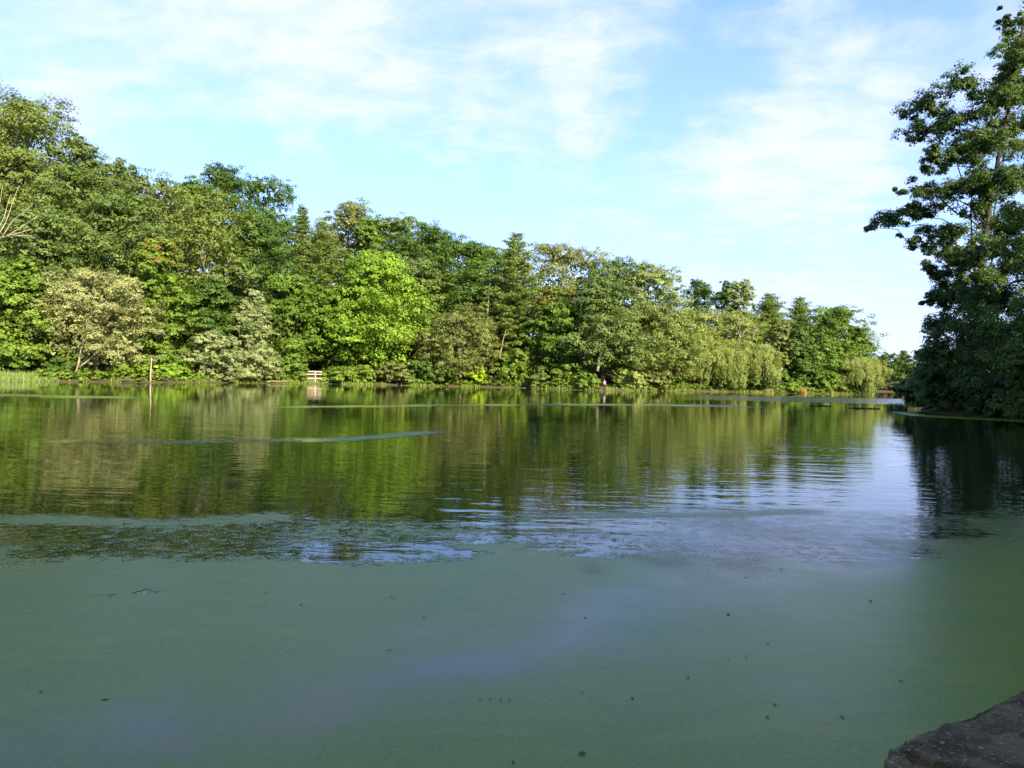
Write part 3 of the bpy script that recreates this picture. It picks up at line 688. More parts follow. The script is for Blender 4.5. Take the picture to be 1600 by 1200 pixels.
# grass and sedge along the far waterline
def blades(rng, P, h, wd):
    n_ = len(P); a = rng.rand(n_)*2*math.pi
    side = np.stack([np.cos(a), np.sin(a), np.zeros(n_)], 1)*wd*0.5
    tip = P+np.stack([rng.normal(0, .22, n_)*h, rng.normal(0, .22, n_)*h, h], 1)
    return np.stack([P-side, P+side, tip], 1).reshape(-1, 3)
px = rng.uniform(-300, 1368, 16000)
Y = shore_d(px)+rng.uniform(-0.3, 3.2, 16000)
P = at(px, np.full(len(px), 600.0), Y); P[:, 2] = np.maximum(height(P[:, 0], P[:, 1])-0.03, 0.0)
patch = fbm(P[:, 0]*.35, P[:, 1]*.35)
k = (patch > 0.46) & ~((np.abs(px-944.5) < 4) & (Y < shore_d(px)+.9))
V = blades(rng, P[k], rng.uniform(0.25, 0.75, k.sum()), 0.10)
o = link_mesh('shore_grass', quads_mesh('shore_grass', V, 3, rng.rand(k.sum())), LEAF); o.color = (0.16, 0.22, 0.045, 1); tag(o, kind='stuff')
px = rng.uniform(-200, 92, 5200); Y = shore_d(px)+rng.uniform(-0.6, 4.5, len(px))
P = at(px, np.full(len(px), 600.0), Y); P[:, 2] = np.maximum(height(P[:, 0], P[:, 1])-0.03, 0.0)
V = blades(rng, P, rng.uniform(.25, 1.35, len(px))*np.interp(px, [-200, 40, 92], [1, .8, .35]), 0.11)
o = link_mesh('reeds', quads_mesh('reeds', V, 3, rng.rand(len(px))), LEAF); o.color = (0.13, 0.185, 0.055, 1); tag(o, kind='stuff')

# straw tussock and sandy bank near the point
sand, n = material('sand')
g = n.new('ShaderNodeNewGeometry'); nz = n.new('ShaderNodeTexNoise', {'Vector': g.outputs['Position'], 'Scale': 3.0, 'Detail': 6.0})
finish(n, n.new('ShaderNodeBsdfPrincipled', {'Base Color': n.mix(nz.outputs[0], (0.10, 0.075, 0.04), (0.26, 0.19, 0.11)), 'Roughness': 0.95}).outputs[0])
def mound(name, px, Y, sx, sy, sz, mat, seed):
    p = at(np.array(float(px)), np.array(600.0), Y); zz = max(0.0, float(height(p[0], p[1])))
    u = np.linspace(-1, 1, 15); U, Vv = np.meshgrid(u, u); r = np.sqrt(U**2+Vv**2)
    Z = np.clip(1-r**2, 0, 1)*sz*(0.6+0.8*fbm(U*2+seed, Vv*2+seed))-0.1
    o_ = link_mesh(name, grid_mesh(name, np.stack([U*sx, Vv*sy, Z], -1)), mat); o_.location = (p[0], p[1], zz-0.1)
    return o_
o = mound('sandy_bank', 1212, 157.5, 3.0, 1.6, 0.8, sand, 3); tag(o, kind='structure')
p = at(np.array(1253.0), np.array(600.0), 156.5)
t_ = empty('straw_tussock', (p[0], p[1], max(0, float(height(p[0], p[1]))))); tag(t_, 'straw coloured grass tussock glowing on the shore by the sandy bank', 'tussock')
n_ = 700; a = rng.rand(n_)*6.28; r = np.sqrt(rng.rand(n_))*0.9
B = np.stack([r*np.cos(a), r*np.sin(a), np.zeros(n_)-0.05], 1)
o = link_mesh('blades', quads_mesh('blades', blades(rng, B, rng.uniform(0.7, 1.5, n_), 0.09), 3, rng.rand(n_)), LEAF, t_); o.color = (0.30, 0.25, 0.10, 1); o['kind'] = 'stuff'

# ------------------------------------------------------------------ bare wood on the far bank
def bare(name, label, cat, Y, stem, branches, mat, r0, group=None, r1=0.04, br=0.5):
    """stem and branches as photo polylines at real depth Y -> trunk + branch parts"""
    rg = np.random.RandomState(int(stem[0][0])+505)
    P0 = at(np.array(float(stem[0][0])), np.array(float(stem[0][1])), Y)
    root = empty(name, P0); tag(root, label, cat, group)
    def conv(pts, dj):
        q = []
        for i, (x, y) in enumerate(pts):
            v = at(np.array(float(x)), np.array(float(y)), Y+dj*i/max(1, len(pts)-1))-P0; q.append(v)
        q = np.array(q)
        t = np.linspace(0, len(q)-1, (len(q)-1)*3+1); i0 = np.minimum(t.astype(int), len(q)-2); f_ = (t-i0)[:, None]
        w_ = q[i0]*(1-f_)+q[i0+1]*f_
        w_[1:-1] += rg.normal(0, 0.03, w_[1:-1].shape)
        return w_
    s = conv(stem, 0)
    tr = link_mesh('trunk', tubes_mesh('trunk', [(s, np.linspace(r0, r1, len(s)), 8)]), mat, root)
    for b_ in branches:
        q = conv(b_, rg.uniform(-1.5, 1.5)); link_mesh('branch', tubes_mesh('branch', [(q, np.linspace(r0*br, 0.025, len(q)), 6)]), mat, tr)
    return root
dd = lambda px, off: float(shore_d(px))+off
bare('dead_tree', 'bare pale dead limbs fanning out at the left edge above the yellow green maple', 'dead tree', dd(0, 6),
     [(-40, 470), (-22, 390), (0, 372), (50, 358)], [[(-18, 386), (6, 340), (16, 305)], [(-10, 380), (10, 345), (30, 290)], [(0, 374), (20, 345), (52, 318)], [(8, 370), (30, 357), (58, 338)], [(-15, 385), (-2, 330), (4, 290)], [(20, 368), (45, 368), (55, 372)]], DEADWOOD, 0.15)
bare('bare_stump', 'pale bare stump with one crooked branch standing at the waterline on the left', 'stump', dd(235, -.6),
     [(234.5, 600), (235.5, 580), (237, 559)], [[(236.5, 566), (247, 562), (254, 558), (258, 550)], [(249, 561), (250, 556)], [(235.5, 577), (228, 578)]], DEADWOOD, 0.13, r1=.08, br=.4)
bare('fallen_log', 'long dark log lying along the waterline left of the bare stump', 'log', dd(200, -.8), [(160, 592.5), (190, 594), (215, 595.5), (252, 597)], [[(196, 594), (195, 588)], [(215, 595.5), (228, 592.5)]], DARKWOOD, 0.36)
bare('fallen_branch', 'dark forked branch stuck in the water right of the bare stump', 'branch', dd(265, -1.2), [(257, 592), (268, 596), (279, 600)], [[(258, 592.5), (257, 585)], [(259, 593), (264, 600)], [(259, 592), (272, 592)]], DARKWOOD, 0.15)
bare('driftwood', 'pale driftwood stick on the grass left of the fence', 'driftwood', dd(420, -.8), [(415, 596), (430, 595.3), (449, 595.6)], [[(437, 595), (436, 588)]], DEADWOOD, 0.12)
bare('dead_snag', 'tall slim bare snag rising left of the tall pine', 'dead tree', dd(762, 5), [(760, 540), (761, 500), (763, 470), (766, 442)], [[(763, 468), (757, 448)], [(764, 462), (772, 452)], [(761, 500), (752, 488)]], PALEBARK, 0.19)
bare('dead_snag', 'leaning short bare snag above the large bright green shrub', 'dead tree', dd(787, 2), [(781, 560), (785, 535), (791, 514)], [[(787, 526), (796, 516)]], PALEBARK, 0.16)
bare('dead_snag', 'branchy grey snag between weeping willows and broad pines', 'dead tree', dd(1157, 6), [(1156, 552), (1156, 520), (1153, 492)], [[(1156, 530), (1168, 512), (1174, 500)], [(1156, 525), (1147, 505)], [(1156, 538), (1174, 528), (1184, 512)], [(1155, 510), (1160, 498)]], PALEBARK, 0.16)
bare('dead_snag', 'thin pale straight snag in front of the right weeping willow', 'dead tree', dd(1192, .3), [(1192, 600), (1193, 575)], [[(1193, 582), (1196, 575)]], DEADWOOD, 0.13, r1=.10)
bare('leaning_trunk', 'broken pale trunk leaning among the leaves above the walking person', 'trunk', dd(944, 4), [(933, 580), (936, 560), (941, 545), (947, 522), (944, 508)], [[(941, 545), (938, 556)], [(947, 525), (956, 512)]], PALEBARK, 0.30, r1=.14)
bare('leaning_trunk', 'arching pale bare branches over the shore left of the weeping willows', 'trunk', dd(1000, 1.2), [(975, 605), (984, 590), (990, 584), (1004, 590), (1010, 602)], [[(990, 584), (1000, 583)], [(978, 600), (965, 588), (957, 578)]], DEADWOOD, 0.14, br=.6)
bare('fallen_branch', 'grey branches jutting from the foliage above the shore in mid right', 'branch', dd(1000, 3), [(1012, 530), (998, 528), (984, 526)], [[(1006, 529), (994, 537), (986, 542)], [(1000, 529), (1008, 521)]], DEADWOOD, 0.14)
# floating debris near the inlet
def debris(name, label, px, py, length, seed, group):
    p = ground(np.array(float(px)), np.array(float(py)), 0.0); rg = np.random.RandomState(seed)
    r_ = empty(name, (p[0], p[1], 0.0)); tag(r_, label, 'driftwood', group)
    q = np.stack([np.linspace(-length/2, length/2, 8), rg.normal(0, .12, 8), 0.0+rg.uniform(0, .05, 8)], 1)
    tk_ = link_mesh('log', tubes_mesh('log', [(q, np.r_[.05, np.full(6, .05), .04], 7)]), DARKWOOD, r_)
    for j in range(3):
        s_ = q[rg.randint(1, 7)]; e_ = s_+np.array([rg.uniform(-.8, .8), rg.uniform(-.4, .4), rg.uniform(.05, .3)])
        link_mesh('branch', tubes_mesh('branch', [(wander(rg, s_, e_, 4, .05), np.linspace(.05, .02, 4), 5)]), DARKWOOD, tk_)
G_ = 'driftwood floating before the inlet'
debris('floating_log', 'left and shorter of two dark floating logs before the wooded point', 1282, 634.5, 2.0, 1, G_)
debris('floating_log', 'right and longer of two dark floating logs out on the water', 1350, 638.5, 2.6, 2, G_)
p = ground(np.array(1402.0), np.array(640.0), 0.0)
t_ = empty('water_plant', (p[0], p[1], 0.0)); tag(t_, 'small dark leafy tuft standing in the water near the dark shore wood', 'water plant')
n_ = 260; a = rng.rand(n_)*6.28; r = np.sqrt(rng.rand(n_))*0.55
o = link_mesh('blades', quads_mesh('blades', blades(rng, np.stack([r*np.cos(a)*1.5, r*np.sin(a), np.zeros(n_)-.02], 1), rng.uniform(.2, .75, n_), .06), 3, rng.rand(n_)), LEAF, t_); o.color = (.06, .10, .03, 1); o['kind'] = 'stuff'

# ------------------------------------------------------------------ wooden fence on the bank
def box_mesh(name, a, b, wd, ht):
    a = np.array(a, float); b = np.array(b, float); d = unit(b-a); s = unit(np.cross(d, [0, 0, 1.0])) if abs(d[2]) < .9 else np.array([0, 1.0, 0])
    u_ = np.cross(s, d)
    V = [p+s*sx*wd/2+u_*sz*ht/2 for p in (a, b) for sx, sz in ((-1, -1), (1, -1), (1, 1), (-1, 1))]
    Fc = [(0, 1, 2, 3), (7, 6, 5, 4), (0, 4, 5, 1), (1, 5, 6, 2), (2, 6, 7, 3), (3, 7, 4, 0)]
    me = bpy.data.meshes.new(name); me.from_pydata([tuple(v) for v in V], [], Fc); me.update()
    bm = bmesh.new(); bm.from_mesh(me); bmesh.ops.bevel(bm, geom=bm.edges[:], offset=.012, segments=1, affect='EDGES'); bm.to_mesh(me); bm.free()
    return me
YF = dd(487, .8)
p0 = at(np.array(466.0), np.array(585.0), YF); p1 = at(np.array(503.0), np.array(586.0), YF+.6)
fr = empty('wooden_fence', (p0[0], p0[1], 0.45)); tag(fr, 'pale wooden rail fence in the gap between shrubs on the left shore', 'fence')
dx = np.array([p1[0]-p0[0], p1[1]-p0[1], 0.0]); O = np.array([p0[0], p0[1], 0.45])
for t in (0.27, 0.72):
    q = dx*t+np.array([0.02, 0.07, 0]); link_mesh('post', box_mesh('post', q+[0, 0, -0.5 if t > .5 else .35], q+[0, 0, 1.95], .14, .14), LUMBER, fr)
for z, w_ in ((1.82, .2), (1.30, .18), (.52, .22)):
    link_mesh('rail', box_mesh('rail', np.array([0, 0, z]), dx+np.array([0, 0, z+.02]), .05, w_), LUMBER, fr)
pf = at(np.array(535.0), np.array(580.0), YF+1.5)
fr2 = empty('fence_post', (pf[0], pf[1], 0.5)); tag(fr2, 'lone fence post with a rail stub showing right of the fence among the shrubs', 'post')
pp = link_mesh('post', box_mesh('post', (0, 0, -.3), (0, 0, 1.55), .14, .14), LUMBER, fr2)
link_mesh('rail', box_mesh('rail', (-1.0, 0.1, 1.25), (-.075, 0.1, 1.25), .05, .16), LUMBER, fr2)

# ------------------------------------------------------------------ person on the far shore
SKIN = plain('skin', (0.55, 0.36, 0.27), .6); SHIRT = plain('shirt', (0.17, 0.23, 0.40)); TROUS = plain('trousers', (0.035, 0.035, 0.045)); HAIR = plain('hair', (0.20, 0.15, 0.11)); SHOE = plain('shoe', (.05, .045, .04))
YP = dd(944, .6); pf = at(np.array(944.5), np.array(606.0), YP)
zg = float(height(pf[0], pf[1]))
man = empty('person', (pf[0], pf[1], zg)); man.rotation_euler = (0, 0, math.radians(200))
tag(man, 'person in a light blue shirt and dark trousers standing at the water edge', 'person')
def skin(name, verts, edges, radii, mat, parent, root=0, sub=2):
    me = bpy.data.meshes.new(name); me.from_pydata(verts, edges, []); o_ = bpy.data.objects.new(name, me); COL.objects.link(o_)
    o_.modifiers.new('skin', 'SKIN'); s_ = o_.modifiers.new('sub', 'SUBSURF'); s_.levels = sub; s_.render_levels = sub
    if not me.skin_vertices: me.skin_vertices.new()
    for v, r_ in zip(me.skin_vertices[0].data, radii): v.radius = (r_, r_*.85) if not isinstance(r_, tuple) else r_
    me.skin_vertices[0].data[root].use_root = True
    dg_ = bpy.context.evaluated_depsgraph_get(); m2 = bpy.data.meshes.new_from_object(o_.evaluated_get(dg_))
    bpy.data.objects.remove(o_); m2.name = name; m2.materials.clear(); m2.polygons.foreach_set('use_smooth', np.ones(len(m2.polygons), bool))
    return link_mesh(name, m2, mat, parent)
HP = [(0, 0, .95), (0, 0, 1.15), (0, .0, 1.38), (0, -.01, 1.50), (0, -.03, 1.60), (0, -.03, 1.70),
      (.19, 0, 1.40), (.25, .01, 1.14), (.21, -.14, .94), (-.19, 0, 1.40), (-.26, .01, 1.14), (-.22, -.12, .94),
      (.10, 0, .88), (.11, -.03, .50), (.11, .02, .09), (-.10, 0, .88), (-.12, .02, .50), (-.13, .06, .09), (.12, -.13, .04), (-.14, -.09, .04)]
HE = [(0, 1), (1, 2), (2, 3), (3, 4), (4, 5), (2, 6), (6, 7), (7, 8), (2, 9), (9, 10), (10, 11), (0, 12), (12, 13), (13, 14), (0, 15), (15, 16), (16, 17), (14, 18), (17, 19)]
HR = [.13, .13, .14, .055, .085, .085, .065, .05, .035, .065, .05, .035, .09, .062, .045, .09, .062, .045, .04, .04]
body = skin('body', HP, HE, HR, SKIN, man)
skin('shirt', [HP[i] for i in (0, 1, 2, 6, 7, 9, 10)], [(0, 1), (1, 2), (2, 3), (3, 4), (2, 5), (5, 6)], [.16, .16, .165, .085, .07, .085, .07], SHIRT, man)
skin('trousers', [HP[i] for i in (0, 12, 13, 14, 15, 16, 17)], [(0, 1), (1, 2), (2, 3), (0, 4), (4, 5), (5, 6)], [.15, .115, .085, .075, .115, .085, .075], TROUS, man)
skin('hair', [(0, 0, 1.69), (0, .01, 1.76)], [(0, 1)], [.098, .07], HAIR, man)
for s_, i in ((1, 18), (-1, 19)):
    skin('shoe', [(HP[i][0], HP[i][1]-.04, .05), (HP[i][0], HP[i][1]+.16, .06)], [(0, 1)], [.052, .058], SHOE, man)
skin('nose', [(0, -.115, 1.655), (0, -.135, 1.635)], [(0, 1)], [.014, .018], SKIN, body, sub=1)

# ------------------------------------------------------------------ the dark wood on the right bank
TRI = False
RDK = (0.060, 0.105, 0.028); RMD = (0.085, 0.135, 0.026)
def right_tree(name, label, foot, trunk, clumps, color, L, per, sub, seed, r0=.32, bark=BARK, stems=()):
    """foot (px,py,Y); trunk: photo polyline; clumps: (px,py,rpx,dY,n)"""
    rg = np.random.RandomState(seed)
    Y = foot[2]; P0 = at(np.array(float(foot[0])), np.array(float(foot[1])), Y); P0[2] = max(0.1, float(height(P0[0], P0[1])))
    root = empty(name, P0); tag(root, label, 'tree', 'dark wood on the right bank')
    s = np.array([at(np.array(float(x)), np.array(float(y)), Y)-P0 for x, y in trunk]); s[0] = (0, 0, -.4)
    rr = np.linspace(r0, r0*.3, len(s))
    tr_ = link_mesh('trunk', tubes_mesh('trunk', [(s, rr, 9)]), bark, root)
    for st in stems:
        q = np.array([at(np.array(float(x)), np.array(float(y)), Y+1.0)-P0 for x, y in st])
        link_mesh('limb', tubes_mesh('limb', [(q, np.linspace(r0*.3, .04, len(q)), 6)]), bark, tr_)
    C = []; R = []
    for (x, y, rp, dY, k) in clumps:
        c0 = at(np.array(float(x)), np.array(float(y)), Y+dY+rg.uniform(-2.2, 1.5))-P0; R0 = rp/F*Y
        tz = np.clip(c0[2]-0.35*np.linalg.norm(c0[:2]), s[:, 2].min()+1, s[:, 2].max()-.2)
        b0 = np.array([np.interp(tz, s[:, 2], s[:, j]) for j in range(3)])
        ln = np.linalg.norm(c0-b0)
        path = wander(rg, b0, c0, 6, .04, .07)
        link_mesh('limb', tubes_mesh('limb', [(path, np.linspace(min(.07, .02+.008*ln), .012, 6), 5)]), bark, tr_)
        for j in range(int(k*1.75)):
            dv = unit(rg.normal(0, 1, 3)); C.append(c0+dv*R0*rg.uniform(.15, 1.2)*np.array([1, 1.3, .75])); R.append(R0*rg.uniform(.22, .5))
        for j in range(3):
            u_ = rg.uniform(.45, .95); C.append(b0+(c0-b0)*u_+rg.normal(0, .35, 3)); R.append(R0*rg.uniform(.25, .4))
    V, ti, P = clump_leaves(rg, np.array(C), np.array(R)*1.25, per+12, sub, L*.86, L*.38, .95, 1.75)
    cr = link_mesh('crown', quads_mesh('crown', V, 4, ti), LEAF, root); cr.color = (*color, 1); cr['kind'] = 'stuff'
    return root
right_tree('waterside_tree', 'tall open crowned tree with leafy boughs reaching left over the water from the right bank', (1532, 645, 52),
    [(1532, 645), (1530, 560), (1527, 450), (1545, 330), (1565, 220), (1590, 110), (1600, 20)],
    [(1445, 165, 26, 0, 9), (1500, 135, 26, 1, 9), (1440, 205, 22, -1, 7), (1475, 200, 28, 0, 8), (1530, 175, 30, 1, 8), (1455, 250, 18, 0, 5), (1500, 240, 30, 0, 7),
     (1545, 235, 30, 2, 8), (1580, 200, 30, 0, 10), (1575, 120, 22, 0, 7), (1590, 80, 20, 1, 7), (1580, 45, 14, 0, 5), (1568, 28, 7, 0, 3), (1595, 150, 25, -1, 8),
     (1385, 345, 20, 0, 6), (1358, 355, 10, 0, 3), (1425, 335, 22, 0, 7), (1440, 300, 20, 1, 6), (1480, 305, 28, 0, 9), (1520, 290, 28, 0, 8), (1560, 290, 30, 1, 9), (1595, 280, 30, 0, 10),
     (1410, 300, 10, 0, 3), (1450, 375, 24, 0, 7), (1490, 365, 28, 0, 8), (1450, 420, 14, 0, 4), (1470, 430, 18, 0, 6), (1510, 410, 26, 0, 8), (1560, 370, 30, 1, 7), (1590, 350, 28, 0, 9), (1475, 400, 20, 1, 6),
     (1540, 440, 28, 0, 9), (1580, 420, 28, 0, 9)]
     +[(x_, y_, 26, 1.5, 4) for x_, y_ in ((1480, 260), (1545, 340), (1600, 230), (1560, 150), (1490, 430), (1600, 380), (1520, 220), (1590, 110), (1600, 60), (1565, 460), (1505, 460))]+[(x_, y_, 24, -3.5, 6) for x_, y_ in ((1530, 300), (1520, 460), (1535, 520), (1572, 150), (1562, 215), (1548, 285), (1535, 385), (1582, 95))],
    RDK, .24, 11, 8, 5, r0=.24, stems=[[(1527, 470), (1519, 400), (1517, 330), (1522, 250)], [(1530, 470), (1538, 410), (1538, 340), (1540, 260)], [(1532, 470), (1552, 400), (1553, 330), (1570, 240)]])
right_tree('waterside_tree', 'bushy dark tree on the right bank under the open crowned boughs', (1515, 645, 56),
    [(1515, 645), (1517, 560), (1515, 480)],
    [(1475, 470, 26, 0, 8), (1510, 470, 30, 0, 10), (1550, 480, 32, 0, 10), (1470, 510, 28, 0, 10), (1510, 520, 36, -1, 14), (1555, 530, 36, 0, 12), (1465, 550, 30, 0, 12), (1595, 480, 34, 0, 12),
     (1500, 560, 36, 0, 14), (1540, 570, 40, 0, 14), (1590, 545, 40, 0, 14), (1455, 590, 26, -1, 10), (1480, 600, 34, 0, 14), (1530, 610, 38, 0, 14), (1580, 600, 40, 0, 14), (1600, 630, 30, 0, 10), (1530, 500, 30, -5, 9), (1540, 560, 34, -5.5, 10), (1520, 610, 34, -5, 10), (1455, 470, 12, 0, 4)],
    RDK, .26, 10, 7, 6, r0=.22)
right_tree('waterside_tree', 'nearest dark tree cut off by the right edge with a bough crossing near its middle', (1680, 660, 43),
    [(1680, 660), (1672, 500), (1660, 300), (1650, 100), (1655, -80)],
    [(1640, 250, 46, 0, 14), (1615, 340, 40, 0, 14), (1590, 400, 30, 0, 8), (1640, 420, 46, 0, 14), (1610, 500, 46, 0, 14), (1590, 560, 36, 0, 12), (1640, 580, 46, 0, 14), (1660, 150, 46, 0, 12), (1650, 40, 46, 0, 12), (1680, -60, 46, 0, 12), (1720, 200, 60, 0, 16), (1730, 400, 60, 0, 16), (1625, 190, 30, 0, 8), (1620, 640, 40, 0, 12)],
    RMD, .24, 11, 8, 7, r0=.36, stems=[[(1668, 470), (1620, 436), (1585, 440), (1560, 455)]])
RS = [('overhanging_shrub', 1448, 588, 70, 64, GG, 'grey green shrub leaning over the water, leftmost of the dark right bank'),
      ('overhanging_shrub', 1490, 575, 80, 58, RDK, 'dark shrub at the foot of the open crowned tree'),
      ('overhanging_shrub', 1545, 590, 80, 53, RDK, 'dark shrub hanging to the water in the middle of the right bank'),
      ('overhanging_shrub', 1600, 585, 90, 49, RDK, 'dark shrub at the waterline by the right edge'),
      ('slender_tree', 1462, 552, 50, 74, MD, 'small lighter tree behind the shrub leaning over the water')]
for i, (nm, px, top, wd, Y, c_, lab) in enumerate(RS):
    put_tree(nm, px, top, wd, Y, c_, lab, cat='shrub' if 'shrub' in nm else 'tree', kind='round', base=.0, nc=90, L=.34, per=18, sub=9, seed=200+i, group='dark wood on the right bank', zbase=0.2)

# wood behind and beside the photographer: one tree, copied, shades the near water
rg = np.random.RandomState(9)
def offtree(x, y, H, W, seed):
    root = empty('bank_tree', (x, y, max(0.1, float(height(x, y)))))
    build_crown(root, np.random.RandomState(seed), H, W, RMD, 'egg', .12, 130, .75, 14, 7, BARK)
    return root
protos = [offtree(48, 38, 22, 13, 1), offtree(58, 30, 24, 14, 2)]
spots = [(15.5, 6), (21, 15), (24, 24), (52, 50), (44, 28), (62, 44), (70, 34), (40, 18), (52, 16), (34, 8), (46, 4), (60, 8), (28, -2), (38, -10), (22, -9), (30, -20), (14, -14), (20, -24), (8, -20), (-2, -16), (-12, -20), (4, -30), (-22, -18), (66, 56), (58, 62)]
TR = [(protos[0], 'tall broadleaf tree'), (protos[1], 'tall broadleaf tree')]
for t_ in protos: tag(t_, 'tall shading tree on the near right bank outside the photo', 'tree', 'shading trees on the near bank')
for i, (x, y) in enumerate(spots):
    src = protos[i % 2]; c_ = src.copy(); COL.objects.link(c_)
    c_.location = (x, y, max(0.1, float(height(x, y)))); c_.rotation_euler = (0, 0, rg.rand()*6.28); s_ = rg.uniform(.85, 1.1); c_.scale = (s_, s_, s_)
    for ch in src.children:
        d_ = ch.copy(); COL.objects.link(d_); d_.parent = c_

# ------------------------------------------------------------------ stone ledge in the near corner
m, n = material('rough_stone')
tcx = n.new('ShaderNodeTexCoord')
a_ = n.new('ShaderNodeTexNoise', {'Vector': tcx.outputs['Object'], 'Scale': 7.0, 'Detail': 9.0, 'Roughness': 0.7})
b_ = n.new('ShaderNodeTexVoronoi', {'Vector': tcx.outputs['Object'], 'Scale': 38.0})
c_ = n.new('ShaderNodeTexNoise', {'Vector': tcx.outputs['Object'], 'Scale': 60.0, 'Detail': 5.0, 'Roughness': 0.7})
cc = n.mix(n.smooth(a_.outputs[0], .38, .62), (0.11, 0.076, 0.034), (0.27, 0.195, 0.095))
cc = n.mix(n.smooth(c_.outputs[0], .57, .66), cc, (0.60, 0.50, 0.36))
cc = n.mix(n.smooth(b_.outputs['Distance'], .0, .25, .6, 0.0), cc, (0.03, 0.027, 0.025))
bp = n.new('ShaderNodeBump', {'Height': n.math('ADD', c_.outputs[0], a_.outputs[0]), 'Strength': 1.0, 'Distance': 0.02})
finish(n, n.new('ShaderNodeBsdfPrincipled', {'Base Color': cc, 'Roughness': .9, 'Normal': bp.outputs[0], 'Specular IOR Level': .2}).outputs[0])
STONE = m
zt = 0.9
cor = [ground(np.array(float(x)), np.array(float(y)), zt) for x, y in ((1382, 1172), (1392, 1152), (1432, 1134), (1484, 1114), (1536, 1092), (1600, 1062), (1700, 1012))]
poly = [(p[0], p[1]) for p in cor]+[(3.6, 3.4), (3.8, 2.0), (1.62, 1.98), (1.30, 2.08)]
bm = bmesh.new()
vs = [bm.verts.new((x, y, zt)) for x, y in poly]
f_ = bm.faces.new(vs)
ex = bmesh.ops.extrude_face_region(bm, geom=[f_])
for v in [g_ for g_ in ex['geom'] if isinstance(g_, bmesh.types.BMVert)]: v.co.z = -0.6; v.co.x += .06 if v.co.x < 1.4 else 0
bmesh.ops.recalc_face_normals(bm, faces=bm.faces)
bmesh.ops.bevel(bm, geom=[e for e in bm.edges if all(v.co.z > 0 for v in e.verts)], offset=.045, segments=3, affect='EDGES')
bmesh.ops.triangulate(bm, faces=bm.faces)
for _ in range(8):
    es = [e for e in bm.edges if e.calc_length() > 0.022 and (e.verts[0].co.x < 2.3)]
    if not es: break
    bmesh.ops.subdivide_edges(bm, edges=es, cuts=1); bmesh.ops.triangulate(bm, faces=bm.faces)
bm.normal_update()
for v in bm.verts:
    c0 = v.co
    h_ = float(fbm(np.array(c0.x*5+c0.z*3+.3), np.array(c0.y*5-c0.z*4), 2)-.5)*.02+float(fbm(np.array(c0.x*27+c0.z*15), np.array(c0.y*27-c0.z*21), 3)-.5)*.012+float(fbm(np.array(c0.x*40+c0.z*31), np.array(c0.y*40+c0.z*17), 3)-.5)*.010
    v.co = c0+v.normal*h_
me = bpy.data.meshes.new('stone_ledge'); bm.to_mesh(me); bm.free()
for p_ in me.polygons: p_.use_smooth = True
o = link_mesh('stone_ledge', me, STONE); tag(o, 'rough dark grey stone ledge in the bottom right corner above the water', 'stone')

# ------------------------------------------------------------------ fallen leaves floating on the film
def float_leaf(px, py, size, col, label, rot, curl=.10):
    p = ground(np.array(float(px)), np.array(float(py)), .008)
    L_ = size*.68; prof = [(0, 0), (.22, .24), (.45, .30), (.7, .22), (1, 0)]
    V = []; Fc = []
    for (t, w_) in prof:
        for s_ in (-1, 0, 1): V.append(((t-.5)*L_, s_*w_*L_, curl*L_*(abs(s_)*w_*1.2+.5*(t-.5)**2)+.002))
    for i in range(4):
        for j in range(2): Fc.append((i*3+j, i*3+j+1, i*3+j+4, i*3+j+3))
    V += [(-.78*L_, .03*L_, .004), (-.78*L_, -.01*L_, .004)]; Fc.append((1, 15, 16))
    me = bpy.data.meshes.new('fallen_leaf'); me.from_pydata(V, [], Fc); me.update()
    key = 'leaf_%02d%02d%02d' % tuple(int(x*99) for x in col)
    mt = bpy.data.materials.get(key) or plain(key, col, .6)
    o_ = link_mesh('fallen_leaf', me, mt); o_.location = p; o_.rotation_euler = (0, 0, rot)
    tag(o_, label, 'leaf', 'fallen leaves on the duckweed')
OR = (.50, .22, .03); YL = (.42, .38, .05); RD = (.42, .06, .03); BN = (.10, .07, .03); DG = (.05, .07, .02); PA = (.5, .42, .25); BLK = (.05, .045, .03)
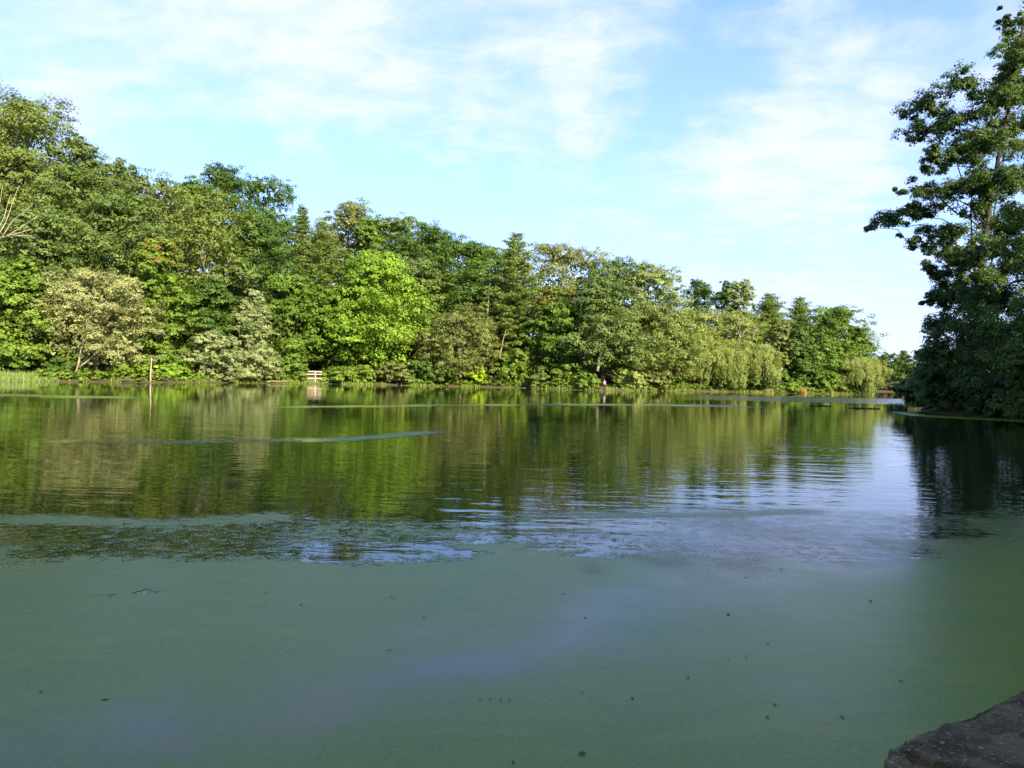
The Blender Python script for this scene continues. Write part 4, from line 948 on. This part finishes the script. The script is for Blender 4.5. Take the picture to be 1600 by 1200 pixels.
for (px, py, s_, c_, lab) in [
    (608, 1015, .055, OR, 'bright orange leaf floating at the middle left of the green film'),
    (612, 932, .05, OR, 'small orange brown leaf floating above the bright orange one'),
    (880, 927, .055, OR, 'dull orange leaf floating at the edge of the blue streak in the centre'),
    (165, 1091, .075, YL, 'largest leaf, yellow green and curled, floating at lower left'),
    (416, 925, .05, YL, 'pale yellow leaf floating near the far edge of the film at left'),
    (1360, 939, .075, RD, 'red leaf floating in the right part of the film'),
    (1596, 896, .07, RD, 'red leaf floating at the right edge of the photo'),
    (1481, 905, .085, PA, 'pale tan leaf floating near the tree reflection on the right'),
    (1165, 901, .08, PA, 'pale tan leaf floating just below the blue ruffled patch'),
    (960, 843, .13, BN, 'brown leaf floating alone in the bright sky reflection'),
    (1221, 889, .06, BN, 'tiny brown leaf touching the far edge of the film right of centre'),
    (1200, 1006, .04, BLK, 'dark crumpled leaf floating left of the right hand shade'),
    (1075, 1058, .045, BLK, 'blackish leaf floating alone at lower right of centre'),
    (1166, 1027, .035, BLK, 'left small dark leaf of a close pair below the dark crumpled leaf'),
    (1139, 1030, .03, DG, 'faint green leaf left of the close dark pair'),
    (1199, 1120, .045, DG, 'dark green leaf floating left of the stone ledge'),
    (1210, 1101, .045, BN, 'thin brown leaf just above the dark green leaf by the ledge'),
    (1316, 1120, .06, (.16, .14, .03), 'mossy olive leaf floating close to the stone ledge'),
    (1138, 960, .075, BN, 'long brown leaf floating in the centre right of the film'),
    (910, 1177, .07, BLK, 'dark twig like leaf at the bottom edge right of centre'),
    (802, 1191, .04, DG, 'dark green leaf at the bottom edge near the centre'),
    (750, 1092, .03, BLK, 'first of four dark specks in a row below the blue streak'),
    (766, 1092, .03, BLK, 'second of four dark specks in a row below the blue streak'),
    (782, 1093, .03, BLK, 'third of four dark specks in a row below the blue streak'),
    (796, 1094, .03, BLK, 'last of four dark specks in a row below the blue streak'),
    (662, 965, .045, BN, 'brown leaf between the two orange leaves and the centre'),
    (914, 965, .045, BN, 'brown leaf below the dull orange leaf at the blue streak'),
    (64, 1081, .045, DG, 'dark green leaf left of the largest yellow green leaf'),
    (1407, 1064, .05, DG, 'green leaf in the shade above the stone ledge'),
    (988, 1091, .045, DG, 'green leaf floating in the lower centre right'),
    (470, 945, .05, BN, 'thin brown leaf right of the pale yellow leaf'),
    (213, 1124, .02, PA, 'tiny white petal floating below the largest yellow green leaf'),
    (910, 1082, .03, BN, 'tiny brown leaf right of the four dark specks')]:
    float_leaf(px, py, s_, c_, lab, (px*1.7+py*.9) % 6.28)
